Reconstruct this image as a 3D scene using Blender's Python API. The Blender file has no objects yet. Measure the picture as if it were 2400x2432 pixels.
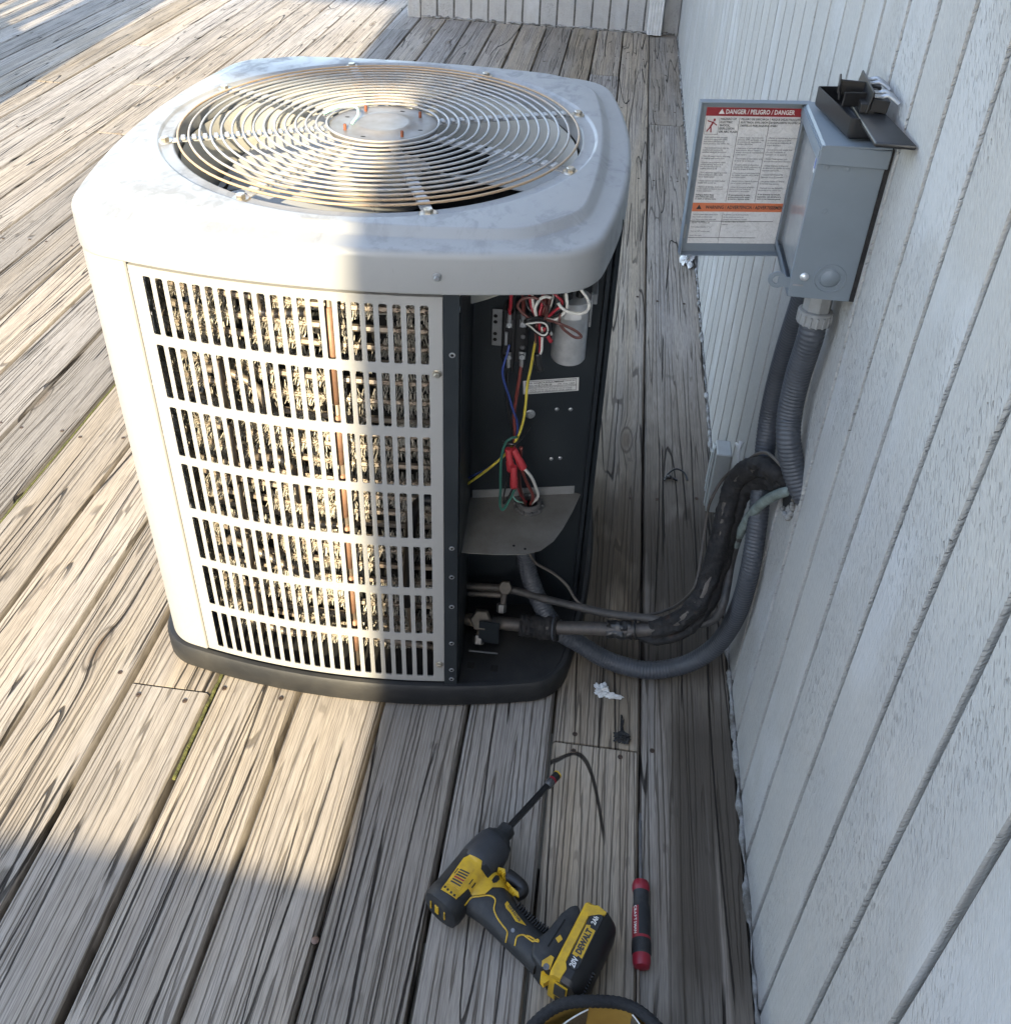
import bpy, bmesh, math, random
from mathutils import Vector, Matrix, noise as mnoise

random.seed(7)
R = math.radians
scene = bpy.context.scene
COL = scene.collection

# ---------------------------------------------------------------- camera
CAM_POS = Vector((-0.1421, -0.4271, 1.3565))
PITCH, YAW, ROLL = 0.5896, 0.092, 0.049
cam_data = bpy.data.cameras.new('camera')
cam_data.sensor_fit = 'HORIZONTAL'
cam_data.sensor_width = 36.0
cam_data.lens = 2231.58 / 2400.0 * 36.0
cam_data.shift_x = -30.05 / 2400.0
cam_data.shift_y = -351.9 / 2400.0
cam_data.clip_start = 0.02
cam_data.clip_end = 500.0
cam = bpy.data.objects.new('camera', cam_data)
COL.objects.link(cam)
fwd = Vector((-math.sin(YAW) * math.cos(PITCH), math.cos(YAW) * math.cos(PITCH), -math.sin(PITCH)))
rgt = Vector((math.cos(YAW), math.sin(YAW), 0.0))
upv = rgt.cross(fwd)
r2 = math.cos(ROLL) * rgt + math.sin(ROLL) * upv
u2 = -math.sin(ROLL) * rgt + math.cos(ROLL) * upv
cam.matrix_world = Matrix(((r2.x, u2.x, -fwd.x, CAM_POS.x), (r2.y, u2.y, -fwd.y, CAM_POS.y),
                           (r2.z, u2.z, -fwd.z, CAM_POS.z), (0, 0, 0, 1)))
scene.camera = cam

# ---------------------------------------------------------------- sky and sun
SUN_TRAVEL = Vector((-0.06, 1.0, -0.50)).normalized()     # direction the light travels
sun_from = -SUN_TRAVEL
elev = math.asin(sun_from.z)
world = bpy.data.worlds.new('World')
scene.world = world
world.use_nodes = True
wn = world.node_tree
for n in list(wn.nodes):
    wn.nodes.remove(n)
sky = wn.nodes.new('ShaderNodeTexSky')
sky.sky_type = 'NISHITA'
sky.sun_disc = False
sky.sun_elevation = elev
sky.sun_rotation = math.atan2(sun_from.x, sun_from.y)
sky.air_density = 1.0
sky.dust_density = 0.8
sky.ozone_density = 0.8
bg = wn.nodes.new('ShaderNodeBackground')
bg.inputs['Strength'].default_value = 0.15
wo = wn.nodes.new('ShaderNodeOutputWorld')
hs = wn.nodes.new('ShaderNodeHueSaturation')          # thin haze: a paler blue all over the sky
hs.inputs['Saturation'].default_value = 0.80
wn.links.new(sky.outputs[0], hs.inputs['Color'])
wn.links.new(hs.outputs[0], bg.inputs['Color'])
wn.links.new(bg.outputs[0], wo.inputs['Surface'])

sun_data = bpy.data.lights.new('sun', 'SUN')
sun_data.energy = 2.4
sun_data.angle = R(0.55)
sun_data.color = (1.0, 0.85, 0.58)
sun = bpy.data.objects.new('sun', sun_data)
COL.objects.link(sun)
sun.location = (0, -6, 6)
sun.rotation_euler = SUN_TRAVEL.to_track_quat('-Z', 'Y').to_euler()

scene.view_settings.view_transform = 'Standard'
scene.view_settings.look = 'None'
scene.view_settings.exposure = 2.62
scene.view_settings.gamma = 1.0
scene.view_settings.use_curve_mapping = False
scene.render.engine = 'CYCLES'
scene.cycles.max_bounces = 6
scene.cycles.diffuse_bounces = 3
scene.cycles.glossy_bounces = 3
scene.cycles.transmission_bounces = 2
scene.cycles.caustics_reflective = False
scene.cycles.caustics_refractive = False
scene.render.resolution_x = 1010
scene.render.resolution_y = 1024

# ---------------------------------------------------------------- object helpers
def tag(o, label=None, cat=None, group=None, kind=None):
    if label: o['label'] = label
    if cat: o['category'] = cat
    if group: o['group'] = group
    if kind: o['kind'] = kind
    return o

def empty(name, loc=(0, 0, 0), rz=0.0):
    o = bpy.data.objects.new(name, None)
    o.empty_display_size = 0.05
    COL.objects.link(o)
    o.location = loc
    o.rotation_euler = (0, 0, rz)
    return o

def link(name, mesh, mat=None, parent=None, smooth=None):
    o = bpy.data.objects.new(name, mesh)
    COL.objects.link(o)
    if mat is not None and not mesh.materials:
        mesh.materials.append(mat)
    if parent is not None:
        o.parent = parent
    if smooth is not None:
        mesh.polygons.foreach_set('use_smooth', [True] * len(mesh.polygons))
        if smooth < 179:
            mesh.set_sharp_from_angle(angle=R(smooth))
    return o

class MB:
    """collects shapes into one mesh"""
    def __init__(s):
        s.v = []; s.f = []; s.mi = []
    def add(s, verts, faces, m=0):
        b = len(s.v)
        s.v += [tuple(p) for p in verts]
        for f in faces:
            s.f.append([b + i for i in f]); s.mi.append(m)
        return s
    def bm(s, bm, m=0):
        bm.verts.index_update()
        s.add([v.co[:] for v in bm.verts], [[v.index for v in f.verts] for f in bm.faces], m)
        bm.free()
        return s
    def box(s, c, d, rot=None, bev=0.0, m=0, seg=1):
        bm = bmesh.new()
        bmesh.ops.create_cube(bm, size=1.0)
        bmesh.ops.scale(bm, vec=Vector(d), verts=bm.verts)
        if bev > 0:
            bmesh.ops.bevel(bm, geom=bm.edges[:], offset=bev, segments=seg, profile=0.5, affect='EDGES')
        M = Matrix.Translation(Vector(c))
        if rot is not None:
            M = M @ (rot if isinstance(rot, Matrix) else Matrix.Rotation(rot, 4, 'Z'))
        bmesh.ops.transform(bm, matrix=M, verts=bm.verts)
        return s.bm(bm, m)
    def lathe(s, prof, origin=(0, 0, 0), axis=(0, 0, 1), n=20, m=0, sx=1.0, flat=None):
        ax = Vector(axis).normalized()
        q = Vector((0, 0, 1)).rotation_difference(ax)
        if flat is not None:      # orient local x towards 'flat'
            loc = q.inverted() @ Vector(flat)
            q = q @ Matrix.Rotation(math.atan2(loc.y, loc.x), 3, 'Z').to_quaternion()
        o = Vector(origin); vs = []; fs = []
        for (r, h) in prof:
            for i in range(n):
                a = 2 * math.pi * i / n
                vs.append(o + q @ Vector((r * math.cos(a), r * math.sin(a) * sx, h)))
        for j in range(len(prof) - 1):
            for i in range(n):
                k = (i + 1) % n
                fs.append((j * n + i, j * n + k, (j + 1) * n + k, (j + 1) * n + i))
        if prof[0][0] > 1e-6: fs.append(tuple(reversed(range(n))))
        if prof[-1][0] > 1e-6: fs.append(tuple((len(prof) - 1) * n + i for i in range(n)))
        return s.add(vs, fs, m)
    def tube(s, pts, r, n=8, m=0, sub=4, cap=True, closed=False, sy=1.0):
        P = smooth_path(pts, sub, closed)
        N = len(P)
        rad = r if callable(r) else (lambda t: r)
        vs = []; fs = []
        T0 = (P[1] - P[0]).normalized()
        U = T0.orthogonal().normalized()
        for i, p in enumerate(P):
            if closed:
                T = (P[(i + 1) % N] - P[i - 1]).normalized()
            else:
                T = (P[min(i + 1, N - 1)] - P[max(i - 1, 0)]).normalized()
            U = (U - T * U.dot(T)).normalized()
            W = T.cross(U)
            rr = rad(i / (N - 1))
            for k in range(n):
                a = 2 * math.pi * k / n
                vs.append(p + U * rr * math.cos(a) + W * rr * math.sin(a) * sy)
        for i in range(N if closed else N - 1):
            j = (i + 1) % N
            for k in range(n):
                l = (k + 1) % n
                fs.append((i * n + k, i * n + l, j * n + l, j * n + k))
        if cap and not closed:
            fs.append(tuple(reversed(range(n)))); fs.append(tuple((N - 1) * n + k for k in range(n)))
        return s.add(vs, fs, m)
    def prism(s, outline, z0, z1, M=None, m=0):
        n = len(outline)
        vs = [Vector((x, y, z0)) for x, y in outline] + [Vector((x, y, z1)) for x, y in outline]
        if M is not None: vs = [M @ v for v in vs]
        fs = [tuple(reversed(range(n))), tuple(range(n, 2 * n))]
        fs += [(i, (i + 1) % n, n + (i + 1) % n, n + i) for i in range(n)]
        return s.add(vs, fs, m)
    def mesh(s, name, mats):
        me = bpy.data.meshes.new(name)
        me.from_pydata(s.v, [], s.f)
        for mm in (mats if isinstance(mats, (list, tuple)) else [mats]):
            me.materials.append(mm)
        if any(s.mi): me.polygons.foreach_set('material_index', s.mi)
        me.validate(); me.update()
        return me
    def build(s, name, mats, parent=None, smooth=35):
        return link(name, s.mesh(name, mats), None, parent, smooth)

def smooth_path(pts, sub=4, closed=False):
    P = [Vector(p) for p in pts]
    if sub <= 1 or len(P) < 3:
        return P
    out = []; N = len(P)
    rng = range(N) if closed else range(N - 1)
    for i in rng:
        if closed:
            a, b, c, d = P[i - 1], P[i], P[(i + 1) % N], P[(i + 2) % N]
        else:
            b, c = P[i], P[i + 1]
            a = P[i - 1] if i > 0 else b * 2 - c
            d = P[i + 2] if i + 2 < N else c * 2 - b
        for k in range(sub):
            t = k / sub; t2 = t * t; t3 = t2 * t
            out.append(0.5 * ((2 * b) + (c - a) * t + (2 * a - 5 * b + 4 * c - d) * t2 + (3 * b - a - 3 * c + d) * t3))
    if not closed: out.append(P[-1])
    return out

def text_mesh(name, body, size, mat, parent, M, align='CENTER', ext=0.0, xs=1.0, fit=None, bold=0.022):
    cu = bpy.data.curves.new(name, 'FONT')
    cu.body = body; cu.size = size; cu.align_x = align; cu.align_y = 'CENTER'
    cu.extrude = ext; cu.resolution_u = 2; cu.offset = bold * size
    t = bpy.data.objects.new(name, cu)
    COL.objects.link(t)
    dg = bpy.context.evaluated_depsgraph_get()
    dg.update()
    me = bpy.data.meshes.new_from_object(t.evaluated_get(dg))
    bpy.data.objects.remove(t); bpy.data.curves.remove(cu)
    if fit and me.vertices:
        w_ = max(v.co.x for v in me.vertices) - min(v.co.x for v in me.vertices)
        xs = fit / max(w_, 1e-6)
    me.transform(Matrix.Diagonal((xs, 1, 1, 1)))
    me.transform(M)
    me.materials.clear(); me.materials.append(mat)
    return link(name, me, None, parent)

# ---------------------------------------------------------------- material helpers
class NT:
    def __init__(s, name):
        s.m = bpy.data.materials.new(name); s.m.use_nodes = True
        s.t = s.m.node_tree; s.t.nodes.clear()
        s.out = s.t.nodes.new('ShaderNodeOutputMaterial')
        s.b = s.t.nodes.new('ShaderNodeBsdfPrincipled')
        s.t.links.new(s.b.outputs[0], s.out.inputs['Surface'])
    def n(s, typ, ins=None, **kw):
        nd = s.t.nodes.new(typ)
        for k, v in kw.items(): setattr(nd, k, v)
        for k, v in (ins or {}).items(): s.set(nd.inputs[k], v)
        return nd
    def set(s, sock, v):
        if isinstance(v, bpy.types.NodeSocket): s.t.links.new(v, sock)
        elif isinstance(v, bpy.types.Node): s.t.links.new(v.outputs[0], sock)
        else:
            if isinstance(v, (tuple, list)) and len(v) == 3 and sock.type == 'RGBA': v = (*v, 1)
            sock.default_value = v
    def math(s, op, a, b=0.0, c=0.0, clamp=False):
        nd = s.n('ShaderNodeMath', {0: a, 1: b, 2: c}, operation=op); nd.use_clamp = clamp
        return nd.outputs[0]
    def vec(s, op, a, b=(0, 0, 0)):
        nd = s.n('ShaderNodeVectorMath', operation=op)
        s.set(nd.inputs[0], a)
        s.set(nd.inputs[1], b)
        return nd.outputs[0]
    def noise(s, vec, scale=5, detail=4, rough=0.55, dist=0.0):
        nd = s.n('ShaderNodeTexNoise', {'Scale': scale, 'Detail': detail, 'Roughness': rough, 'Distortion': dist})
        if vec is not None: s.set(nd.inputs['Vector'], vec)
        return nd.outputs['Fac']
    def ramp(s, fac, stops, interp='LINEAR'):
        nd = s.n('ShaderNodeValToRGB'); cr = nd.color_ramp; cr.interpolation = interp
        while len(cr.elements) < len(stops): cr.elements.new(0.5)
        for e, (p, c) in zip(cr.elements, stops):
            e.position = p
            e.color = (*c, 1) if isinstance(c, (tuple, list)) else (c, c, c, 1)
        s.set(nd.inputs['Fac'], fac)
        return nd.outputs['Color']
    def mix(s, fac, a, b, mode='MIX'):
        nd = s.n('ShaderNodeMix', data_type='RGBA', blend_type=mode)
        s.set(nd.inputs[0], fac); s.set(nd.inputs[6], a); s.set(nd.inputs[7], b)
        return nd.outputs[2]
    def map(s, v, a, b, c=0.0, d=1.0):
        nd = s.n('ShaderNodeMapRange', {0: v, 1: a, 2: b, 3: c, 4: d}); nd.clamp = True
        return nd.outputs[0]
    def coord(s, which='Object'):
        return s.n('ShaderNodeTexCoord').outputs[which]
    def rnd(s):
        return s.n('ShaderNodeObjectInfo').outputs['Random']
    def scale(s, v, x, y, z):
        return s.vec('MULTIPLY', v, (x, y, z))
    def bump(s, h, strength=0.3, dist=0.002, normal=None):
        nd = s.n('ShaderNodeBump', {'Strength': strength, 'Distance': dist, 'Height': h})
        if normal is not None: s.set(nd.inputs['Normal'], normal)
        return nd.outputs[0]
    def done(s, color=None, rough=None, metal=None, normal=None, spec=None, **kw):
        if color is not None: s.set(s.b.inputs['Base Color'], color)
        if rough is not None: s.set(s.b.inputs['Roughness'], rough)
        if metal is not None: s.set(s.b.inputs['Metallic'], metal)
        if normal is not None: s.set(s.b.inputs['Normal'], normal)
        if spec is not None: s.set(s.b.inputs['Specular IOR Level'], spec)
        for k, v in kw.items(): s.set(s.b.inputs[k.replace('_', ' ')], v)
        return s.m

def simple(name, c1, c2=None, rough=0.5, metal=0.0, scale=20.0, bump=0.0, bdist=0.001, bscale=None, lo=0.35, hi=0.7, spec=None, detail=5, rvar=0.1):
    """colour broken up by noise, uneven gloss, optional fine relief"""
    t = NT(name); co = t.coord('Object')
    f = t.noise(co, scale, detail, 0.6)
    c2 = c2 or tuple(x * 0.75 for x in c1)
    col = t.mix(t.map(f, lo, hi), c1, c2)
    rg = t.math('ADD', rough - rvar / 2, t.math('MULTIPLY', t.noise(co, scale * 2.3, 3), rvar))
    nm = None
    if bump: nm = t.bump(t.noise(co, bscale or scale * 6, 4), bump, bdist)
    return t.done(col, rg, metal, nm, spec)

# ---------------------------------------------------------------- surface materials
def wood_material():
    t = NT('weathered_wood'); co = t.coord('Object'); rnd = t.rnd()
    mu = lambda a, b: t.math('MULTIPLY', a, b)
    off = t.n('ShaderNodeCombineXYZ', {0: mu(rnd, 13.7), 1: mu(rnd, 91.3), 2: mu(rnd, 5.1)}).outputs[0]
    v = t.vec('ADD', co, off)
    # knots: sparse cells, grain lines bend round them
    vo = t.n('ShaderNodeTexVoronoi', {'Vector': t.scale(v, 6.5, 1.9, 0.0), 'Scale': 1.0, 'Randomness': 1.0}, voronoi_dimensions='2D')
    d = vo.outputs['Distance']
    pick = t.math('GREATER_THAN', t.n('ShaderNodeSeparateColor', {0: vo.outputs['Color']}).outputs[0], 0.80)
    bulge = mu(t.math('POWER', 2.718, mu(mu(d, d), -75.0)), pick)
    warp = t.math('SUBTRACT', t.noise(t.scale(v, 6.0, 0.8, 0.0), 1.0, 1, 0.5), 0.5)
    jit = t.math('SUBTRACT', t.noise(t.scale(v, 60.0, 55.0, 0.0), 1.0, 1, 0.6), 0.5)
    sp = t.n('ShaderNodeSeparateXYZ', {0: v})
    gx = t.math('ADD', sp.outputs[0], t.math('ADD', mu(warp, 0.011), t.math('ADD', mu(bulge, 0.014), mu(jit, 0.0012))))
    def gv(sx, sy, k=0.0):
        return t.n('ShaderNodeCombineXYZ', {0: mu(gx, sx), 1: mu(sp.outputs[1], sy), 2: k}).outputs[0]
    bands = t.noise(gv(46, 1.3), 1.0, 1.0, 0.6)
    fibre = t.noise(gv(680, 26.0, 3.0), 1.0, 1, 0.7)
    slow = t.noise(gv(17, 0.9, 7.0), 1.0, 1, 0.6)
    blot = t.noise(t.scale(v, 16.0, 4.5, 1.0), 1.0, 2, 0.6)
    # thin lines along the grain: hairlines, raised-grain lines, open checks
    def crack(sx, sy, k, w, mlo, mhi, ms, my=2.6):
        """lines of even width (metres) where a stretched noise crosses its middle"""
        e = 0.12 / sx
        n_ = t.noise(gv(sx, sy, k), 1.0, 0.0, 0.5, 0.0)
        v2 = t.n('ShaderNodeCombineXYZ', {0: mu(t.math('ADD', gx, e), sx), 1: mu(sp.outputs[1], sy), 2: k}).outputs[0]
        g_ = t.math('ADD', t.math('DIVIDE', t.math('ABSOLUTE', t.math('SUBTRACT', t.noise(v2, 1.0, 0.0, 0.5, 0.0), n_)), e), sx * 0.10)
        r_ = t.math('DIVIDE', t.math('ABSOLUTE', t.math('SUBTRACT', n_, 0.5)), g_)
        mk = t.map(t.noise(gv(ms, my, k + 4.0), 1.0, 0), mlo, mhi)
        return mu(t.map(r_, w * 0.5, w, 1.0, 0.0), mk)
    c1 = crack(9.0, 0.55, 1.3, 0.0019, 0.49, 0.53, 6.0)
    c2 = crack(30.0, 1.0, 5.7, 0.0014, 0.47, 0.52, 12.0)
    l1 = crack(85.0, 1.6, 9.1, 0.0012, 0.30, 0.42, 22.0, 3.0)
    l2 = crack(180.0, 3.2, 13.1, 0.0008, 0.34, 0.46, 30.0, 5.0)
    cracks = t.math('MAXIMUM', c1, mu(c2, 0.92))
    # colour
    tint = t.math('FRACT', mu(rnd, 7.31))
    warm = t.mix(tint, (0.440, 0.355, 0.250), (0.375, 0.345, 0.314))
    cool = t.mix(tint, (0.385, 0.308, 0.218), (0.325, 0.298, 0.274))
    col = t.mix(t.map(bands, 0.40, 0.56), cool, warm)
    silver = t.map(slow, 0.40, 0.68, 0.0, 0.40)
    col = t.mix(silver, col, (0.400, 0.378, 0.360))
    col = t.mix(t.map(blot, 0.52, 0.76, 0.0, 0.22), col, (0.185, 0.160, 0.130))
    col = t.mix(mu(l2, 0.42), col, (0.130, 0.110, 0.090))
    col = t.mix(mu(l1, 0.72), col, (0.095, 0.078, 0.062))
    col = t.mix(t.map(fibre, 0.36, 0.60), t.mix(1.0, col, (0.76, 0.75, 0.74), 'MULTIPLY'), col)
    col = t.mix(mu(t.map(d, 0.085, 0.04), mu(pick, 0.55)), col, (0.150, 0.100, 0.060))
    col = t.mix(mu(mu(t.map(d, 0.105, 0.09), t.map(d, 0.07, 0.085)), mu(pick, 0.65)), col, (0.05, 0.038, 0.028))
    bright = t.math('ADD', 0.64, mu(t.math('FRACT', mu(rnd, 31.7)), 0.36))
    col = t.mix(1.0, col, t.n('ShaderNodeCombineColor', {0: bright, 1: bright, 2: bright}).outputs[0], 'MULTIPLY')
    # grime with painted-in shade between unit and wall, mould along the wall board
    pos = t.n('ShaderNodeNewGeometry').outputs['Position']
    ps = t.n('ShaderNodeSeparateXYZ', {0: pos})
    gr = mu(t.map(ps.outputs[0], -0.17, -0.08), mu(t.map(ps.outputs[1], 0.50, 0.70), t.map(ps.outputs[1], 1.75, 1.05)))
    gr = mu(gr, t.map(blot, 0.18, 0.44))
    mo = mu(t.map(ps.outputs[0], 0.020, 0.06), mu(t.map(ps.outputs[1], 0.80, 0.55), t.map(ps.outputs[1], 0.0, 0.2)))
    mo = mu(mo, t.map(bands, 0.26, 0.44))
    stain_shade = t.math('MAXIMUM', mu(gr, 0.78), mu(mo, 0.85))
    col = t.mix(stain_shade, col, (0.050, 0.040, 0.030))
    col = t.mix(mu(cracks, 0.93), col, (0.016, 0.013, 0.011))
    h = t.math('SUBTRACT', mu(fibre, 0.22), t.math('ADD', mu(cracks, 1.8), mu(l1, 0.45)))
    h = t.math('ADD', h, mu(bulge, 0.4))
    return t.done(col, t.map(fibre, 0.3, 0.7, 0.74, 0.92), 0.0, t.bump(h, 0.9, 0.0024), spec=0.22)

def siding_material():
    t = NT('painted_siding'); co = t.coord('Object'); rnd = t.rnd()
    s_ = t.n('ShaderNodeSeparateXYZ', {0: co})
    u = t.math('ADD', s_.outputs[0], s_.outputs[1])
    u = t.math('ADD', u, t.math('MULTIPLY', rnd, 37.0))
    z = s_.outputs[2]
    p = t.math('ADD', u, t.math('MULTIPLY', z, 0.9)); q = t.math('SUBTRACT', u, t.math('MULTIPLY', z, 0.75))
    def cv(a, b, k=0.0): return t.n('ShaderNodeCombineXYZ', {0: a, 1: b, 2: k}).outputs[0]
    mu = lambda a, b: t.math('MULTIPLY', a, b)
    saw = t.noise(cv(mu(p, 70.0), mu(q, 480.0)), 1.0, 1.5, 0.6)
    grain = t.noise(cv(mu(u, 260.0), mu(z, 11.0), 4.0), 1.0, 1, 0.6)
    dash = t.noise(cv(mu(p, 62.0), mu(q, 330.0), 9.0), 1.0, 1, 0.6)
    lump = t.noise(cv(mu(u, 9.0), mu(z, 6.0), 2.0), 1.0, 2, 0.6)
    mask = t.map(t.noise(cv(mu(u, 5.0), mu(z, 3.0), 12.0), 1.0, 2), 0.42, 0.6)
    pit = mu(t.map(dash, 0.60, 0.66), mask)
    col = t.mix(t.map(lump, 0.3, 0.7), (0.385, 0.384, 0.376), (0.428, 0.415, 0.392))
    col = t.mix(t.map(saw, 0.35, 0.7, 0.0, 0.55), col, (0.29, 0.288, 0.28))
    fresh = t.map(t.noise(cv(mu(u, 4.5), mu(z, 2.2), 31.0), 1.0, 3, 0.6), 0.54, 0.62)
    col = t.mix(mu(fresh, 0.35), col, (0.50, 0.51, 0.525))
    col = t.mix(mu(pit, 0.40), col, (0.22, 0.215, 0.205))
    # splash dirt near the deck
    low = mu(t.map(z, 0.22, 0.0), t.map(t.noise(cv(mu(u, 30.0), mu(z, 14.0), 21.0), 1.0, 5), 0.42, 0.7))
    col = t.mix(mu(low, 0.35), col, (0.25, 0.235, 0.21))
    h = t.math('ADD', mu(saw, 0.55), mu(grain, 0.5))
    h = t.math('SUBTRACT', h, mu(pit, 0.7))
    return t.done(col, t.map(saw, 0.3, 0.7, 0.66, 0.82), 0.0, t.bump(h, 1.0, 0.0026), spec=0.22)

def cover_material(name, base, smudge, rough=0.38):
    t = NT(name); co = t.coord('Object')
    n1 = t.noise(t.scale(co, 16, 11, 11), 1.0, 6, 0.7, 0.4)
    n2 = t.noise(t.scale(co, 34, 22, 22), 1.0, 4, 0.6, 1.2)
    n3 = t.noise(t.scale(co, 300, 40, 40), 1.0, 3, 0.6)
    sm = t.math('MULTIPLY', t.map(n1, 0.46, 0.56), t.map(n2, 0.46, 0.58))
    up = t.map(t.n('ShaderNodeSeparateXYZ', {0: t.n('ShaderNodeNewGeometry').outputs['Normal']}).outputs[2], 0.5, 0.9)
    col = t.mix(t.math('MULTIPLY', t.map(n1, 0.35, 0.7), 0.35), base, tuple(x * 0.90 for x in base))
    col = t.mix(t.math('MULTIPLY', up, t.math('MULTIPLY', sm, 0.45)), col, smudge)
    scr = t.math('MULTIPLY', t.map(n3, 0.66, 0.70), t.map(n2, 0.5, 0.7))
    col = t.mix(t.math('MULTIPLY', scr, 0.35), col, tuple(x * 0.55 for x in base))
    rg = t.math('ADD', t.map(n1, 0.3, 0.7, rough - 0.06, rough + 0.14), t.math('MULTIPLY', sm, 0.15))
    nm = t.bump(t.noise(co, 420, 3), 0.06, 0.0006)
    nm = t.bump(t.noise(co, 6.0, 2), 0.25, 0.004, nm)
    return t.done(col, rg, 0.0, nm, spec=0.32)

def rust_wire_material():
    t = NT('rusty_guard_wire'); co = t.coord('Object')
    n1 = t.noise(co, 9.0, 4, 0.6); n2 = t.noise(co, 90, 4, 0.7)
    # rust is heavier on the rim wires and round the front and back of the guard
    s_ = t.n('ShaderNodeSeparateXYZ', {0: co})
    r_ = t.math('SQRT', t.math('ADD', t.math('MULTIPLY', s_.outputs[0], s_.outputs[0]), t.math('MULTIPLY', s_.outputs[1], s_.outputs[1])))
    rim = t.map(r_, 0.255, 0.297, 0.0, 0.9)
    ang = t.math('ABSOLUTE', t.math('DIVIDE', s_.outputs[1], t.math('ADD', r_, 0.001)))
    fb = t.map(ang, 0.45, 0.9)
    amount = t.math('ADD', t.math('MULTIPLY', fb, 0.55), rim)
    ru = t.map(t.math('ADD', t.math('MULTIPLY', amount, 0.55), t.math('MULTIPLY', n2, 0.5)), 0.45, 0.75)
    col = t.mix(ru, (0.33, 0.335, 0.34), t.mix(n1, (0.34, 0.22, 0.13), (0.44, 0.33, 0.21)))
    return t.done(col, 0.55, 0.0, t.bump(n2, 0.3, 0.0006), spec=0.5)

def spine_material():
    t = NT('spine_fins'); co = t.coord('Object')
    n1 = t.noise(co, 25, 4); n2 = t.noise(co, 300, 3)
    col = t.mix(t.map(n1, 0.35, 0.7), (0.50, 0.47, 0.40), (0.22, 0.195, 0.16))
    col = t.mix(t.map(n2, 0.4, 0.7, 0, 0.5), col, (0.55, 0.52, 0.45))
    return t.done(col, 0.55, 0.25, spec=0.5)

def foam_material():
    t = NT('black_foam'); co = t.coord('Object')
    n1 = t.noise(co, 60, 5, 0.7); n2 = t.noise(co, 420, 4, 0.7); n3 = t.noise(t.scale(co, 1, 1, 1), 14, 4)
    col = t.mix(t.map(n1, 0.4, 0.7), (0.012, 0.012, 0.013), (0.032, 0.029, 0.028))
    col = t.mix(t.map(n2, 0.66, 0.78, 0, 0.6), col, (0.10, 0.10, 0.10))
    col = t.mix(t.math('MULTIPLY', t.map(n3, 0.62, 0.70), 0.5), col, (0.12, 0.06, 0.035))
    return t.done(col, 0.78, 0.0, t.bump(t.math('ADD', n1, t.math('MULTIPLY', n2, 0.6)), 0.6, 0.003), spec=0.35)

M = {}
M['wood'] = wood_material()
M['siding'] = siding_material()
M['cover'] = cover_material('offwhite_top_paint', (0.295, 0.300, 0.304), (0.19, 0.195, 0.20))
M['panel'] = cover_material('offwhite_panel_paint', (0.315, 0.312, 0.303), (0.27, 0.27, 0.255), 0.42)
M['wire_rust'] = rust_wire_material()
M['spine'] = spine_material()
M['foam'] = foam_material()
M['slate'] = simple('slate_blue_steel', (0.0125, 0.0170, 0.0215), (0.019, 0.024, 0.028), 0.45, 0.0, 14, 0.05, 0.001, spec=0.5)
def scratched(name, c1, c2, scr):
    t = NT(name); co = t.coord('Object')
    n1 = t.noise(co, 14, 4); n2 = t.noise(t.scale(co, 22, 22, 260), 1.0, 2, 0.6); n3 = t.noise(t.scale(co, 240, 240, 30), 1.0, 2, 0.6); n4 = t.noise(co, 7, 3)
    col = t.mix(t.map(n1, 0.35, 0.7), c1, c2)
    sc = t.math('MULTIPLY', t.math('MAXIMUM', t.map(n2, 0.70, 0.74), t.map(n3, 0.72, 0.76)), t.map(n4, 0.45, 0.6))
    col = t.mix(t.math('MULTIPLY', sc, 0.5), col, scr)
    return t.done(col, t.map(n1, 0.3, 0.7, 0.38, 0.52), 0.0, t.bump(n1, 0.05, 0.001), spec=0.5)
M['slate'] = scratched('slate_blue_steel', (0.0115, 0.0158, 0.0200), (0.018, 0.023, 0.027), (0.07, 0.075, 0.08))
M['pan'] = simple('dusty_black_pan', (0.009, 0.010, 0.012), (0.036, 0.034, 0.031), 0.6, 0.0, 9, 0.25, 0.002, 90, lo=0.42, hi=0.80)
M['shelf'] = simple('dusty_grey_plate', (0.185, 0.18, 0.165), (0.115, 0.105, 0.09), 0.6, 0.1, 16, 0.2, 0.001, 120)
M['galv'] = simple('galvanised_steel', (0.40, 0.41, 0.42), (0.30, 0.31, 0.32), 0.38, 0.75, 40, 0.1, 0.0006)
M['hub'] = simple('stained_hub_plate', (0.24, 0.232, 0.222), (0.16, 0.14, 0.12), 0.5, 0.25, 22, 0.15, 0.001)
M['bolt'] = simple('zinc_bolt', (0.50, 0.48, 0.43), (0.32, 0.27, 0.20), 0.34, 0.8, 120, 0.2, 0.0004)
M['rustbolt'] = simple('rusty_stud', (0.26, 0.085, 0.04), (0.15, 0.05, 0.03), 0.7, 0.2, 200, 0.4, 0.0006)
M['alu'] = simple('brushed_aluminium', (0.70, 0.71, 0.72), (0.50, 0.51, 0.52), 0.30, 0.55, 60, 0.12, 0.0004)
M['fan'] = simple('grey_fan_blade', (0.33, 0.335, 0.335), (0.28, 0.28, 0.275), 0.5, 0.0, 6, 0.05, 0.001)
M['shroud'] = simple('cream_shroud', (0.50, 0.49, 0.45), (0.40, 0.39, 0.35), 0.5, 0.0, 7, 0.05, 0.001)
M['black'] = simple('black_plastic', (0.009, 0.009, 0.010), (0.014, 0.014, 0.015), 0.42, 0.0, 30, 0.08, 0.0006)
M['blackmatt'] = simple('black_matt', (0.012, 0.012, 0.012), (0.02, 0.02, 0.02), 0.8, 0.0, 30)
M['copper'] = simple('aged_copper', (0.34, 0.19, 0.12), (0.22, 0.13, 0.09), 0.55, 0.3, 45, 0.1, 0.0006)
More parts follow.
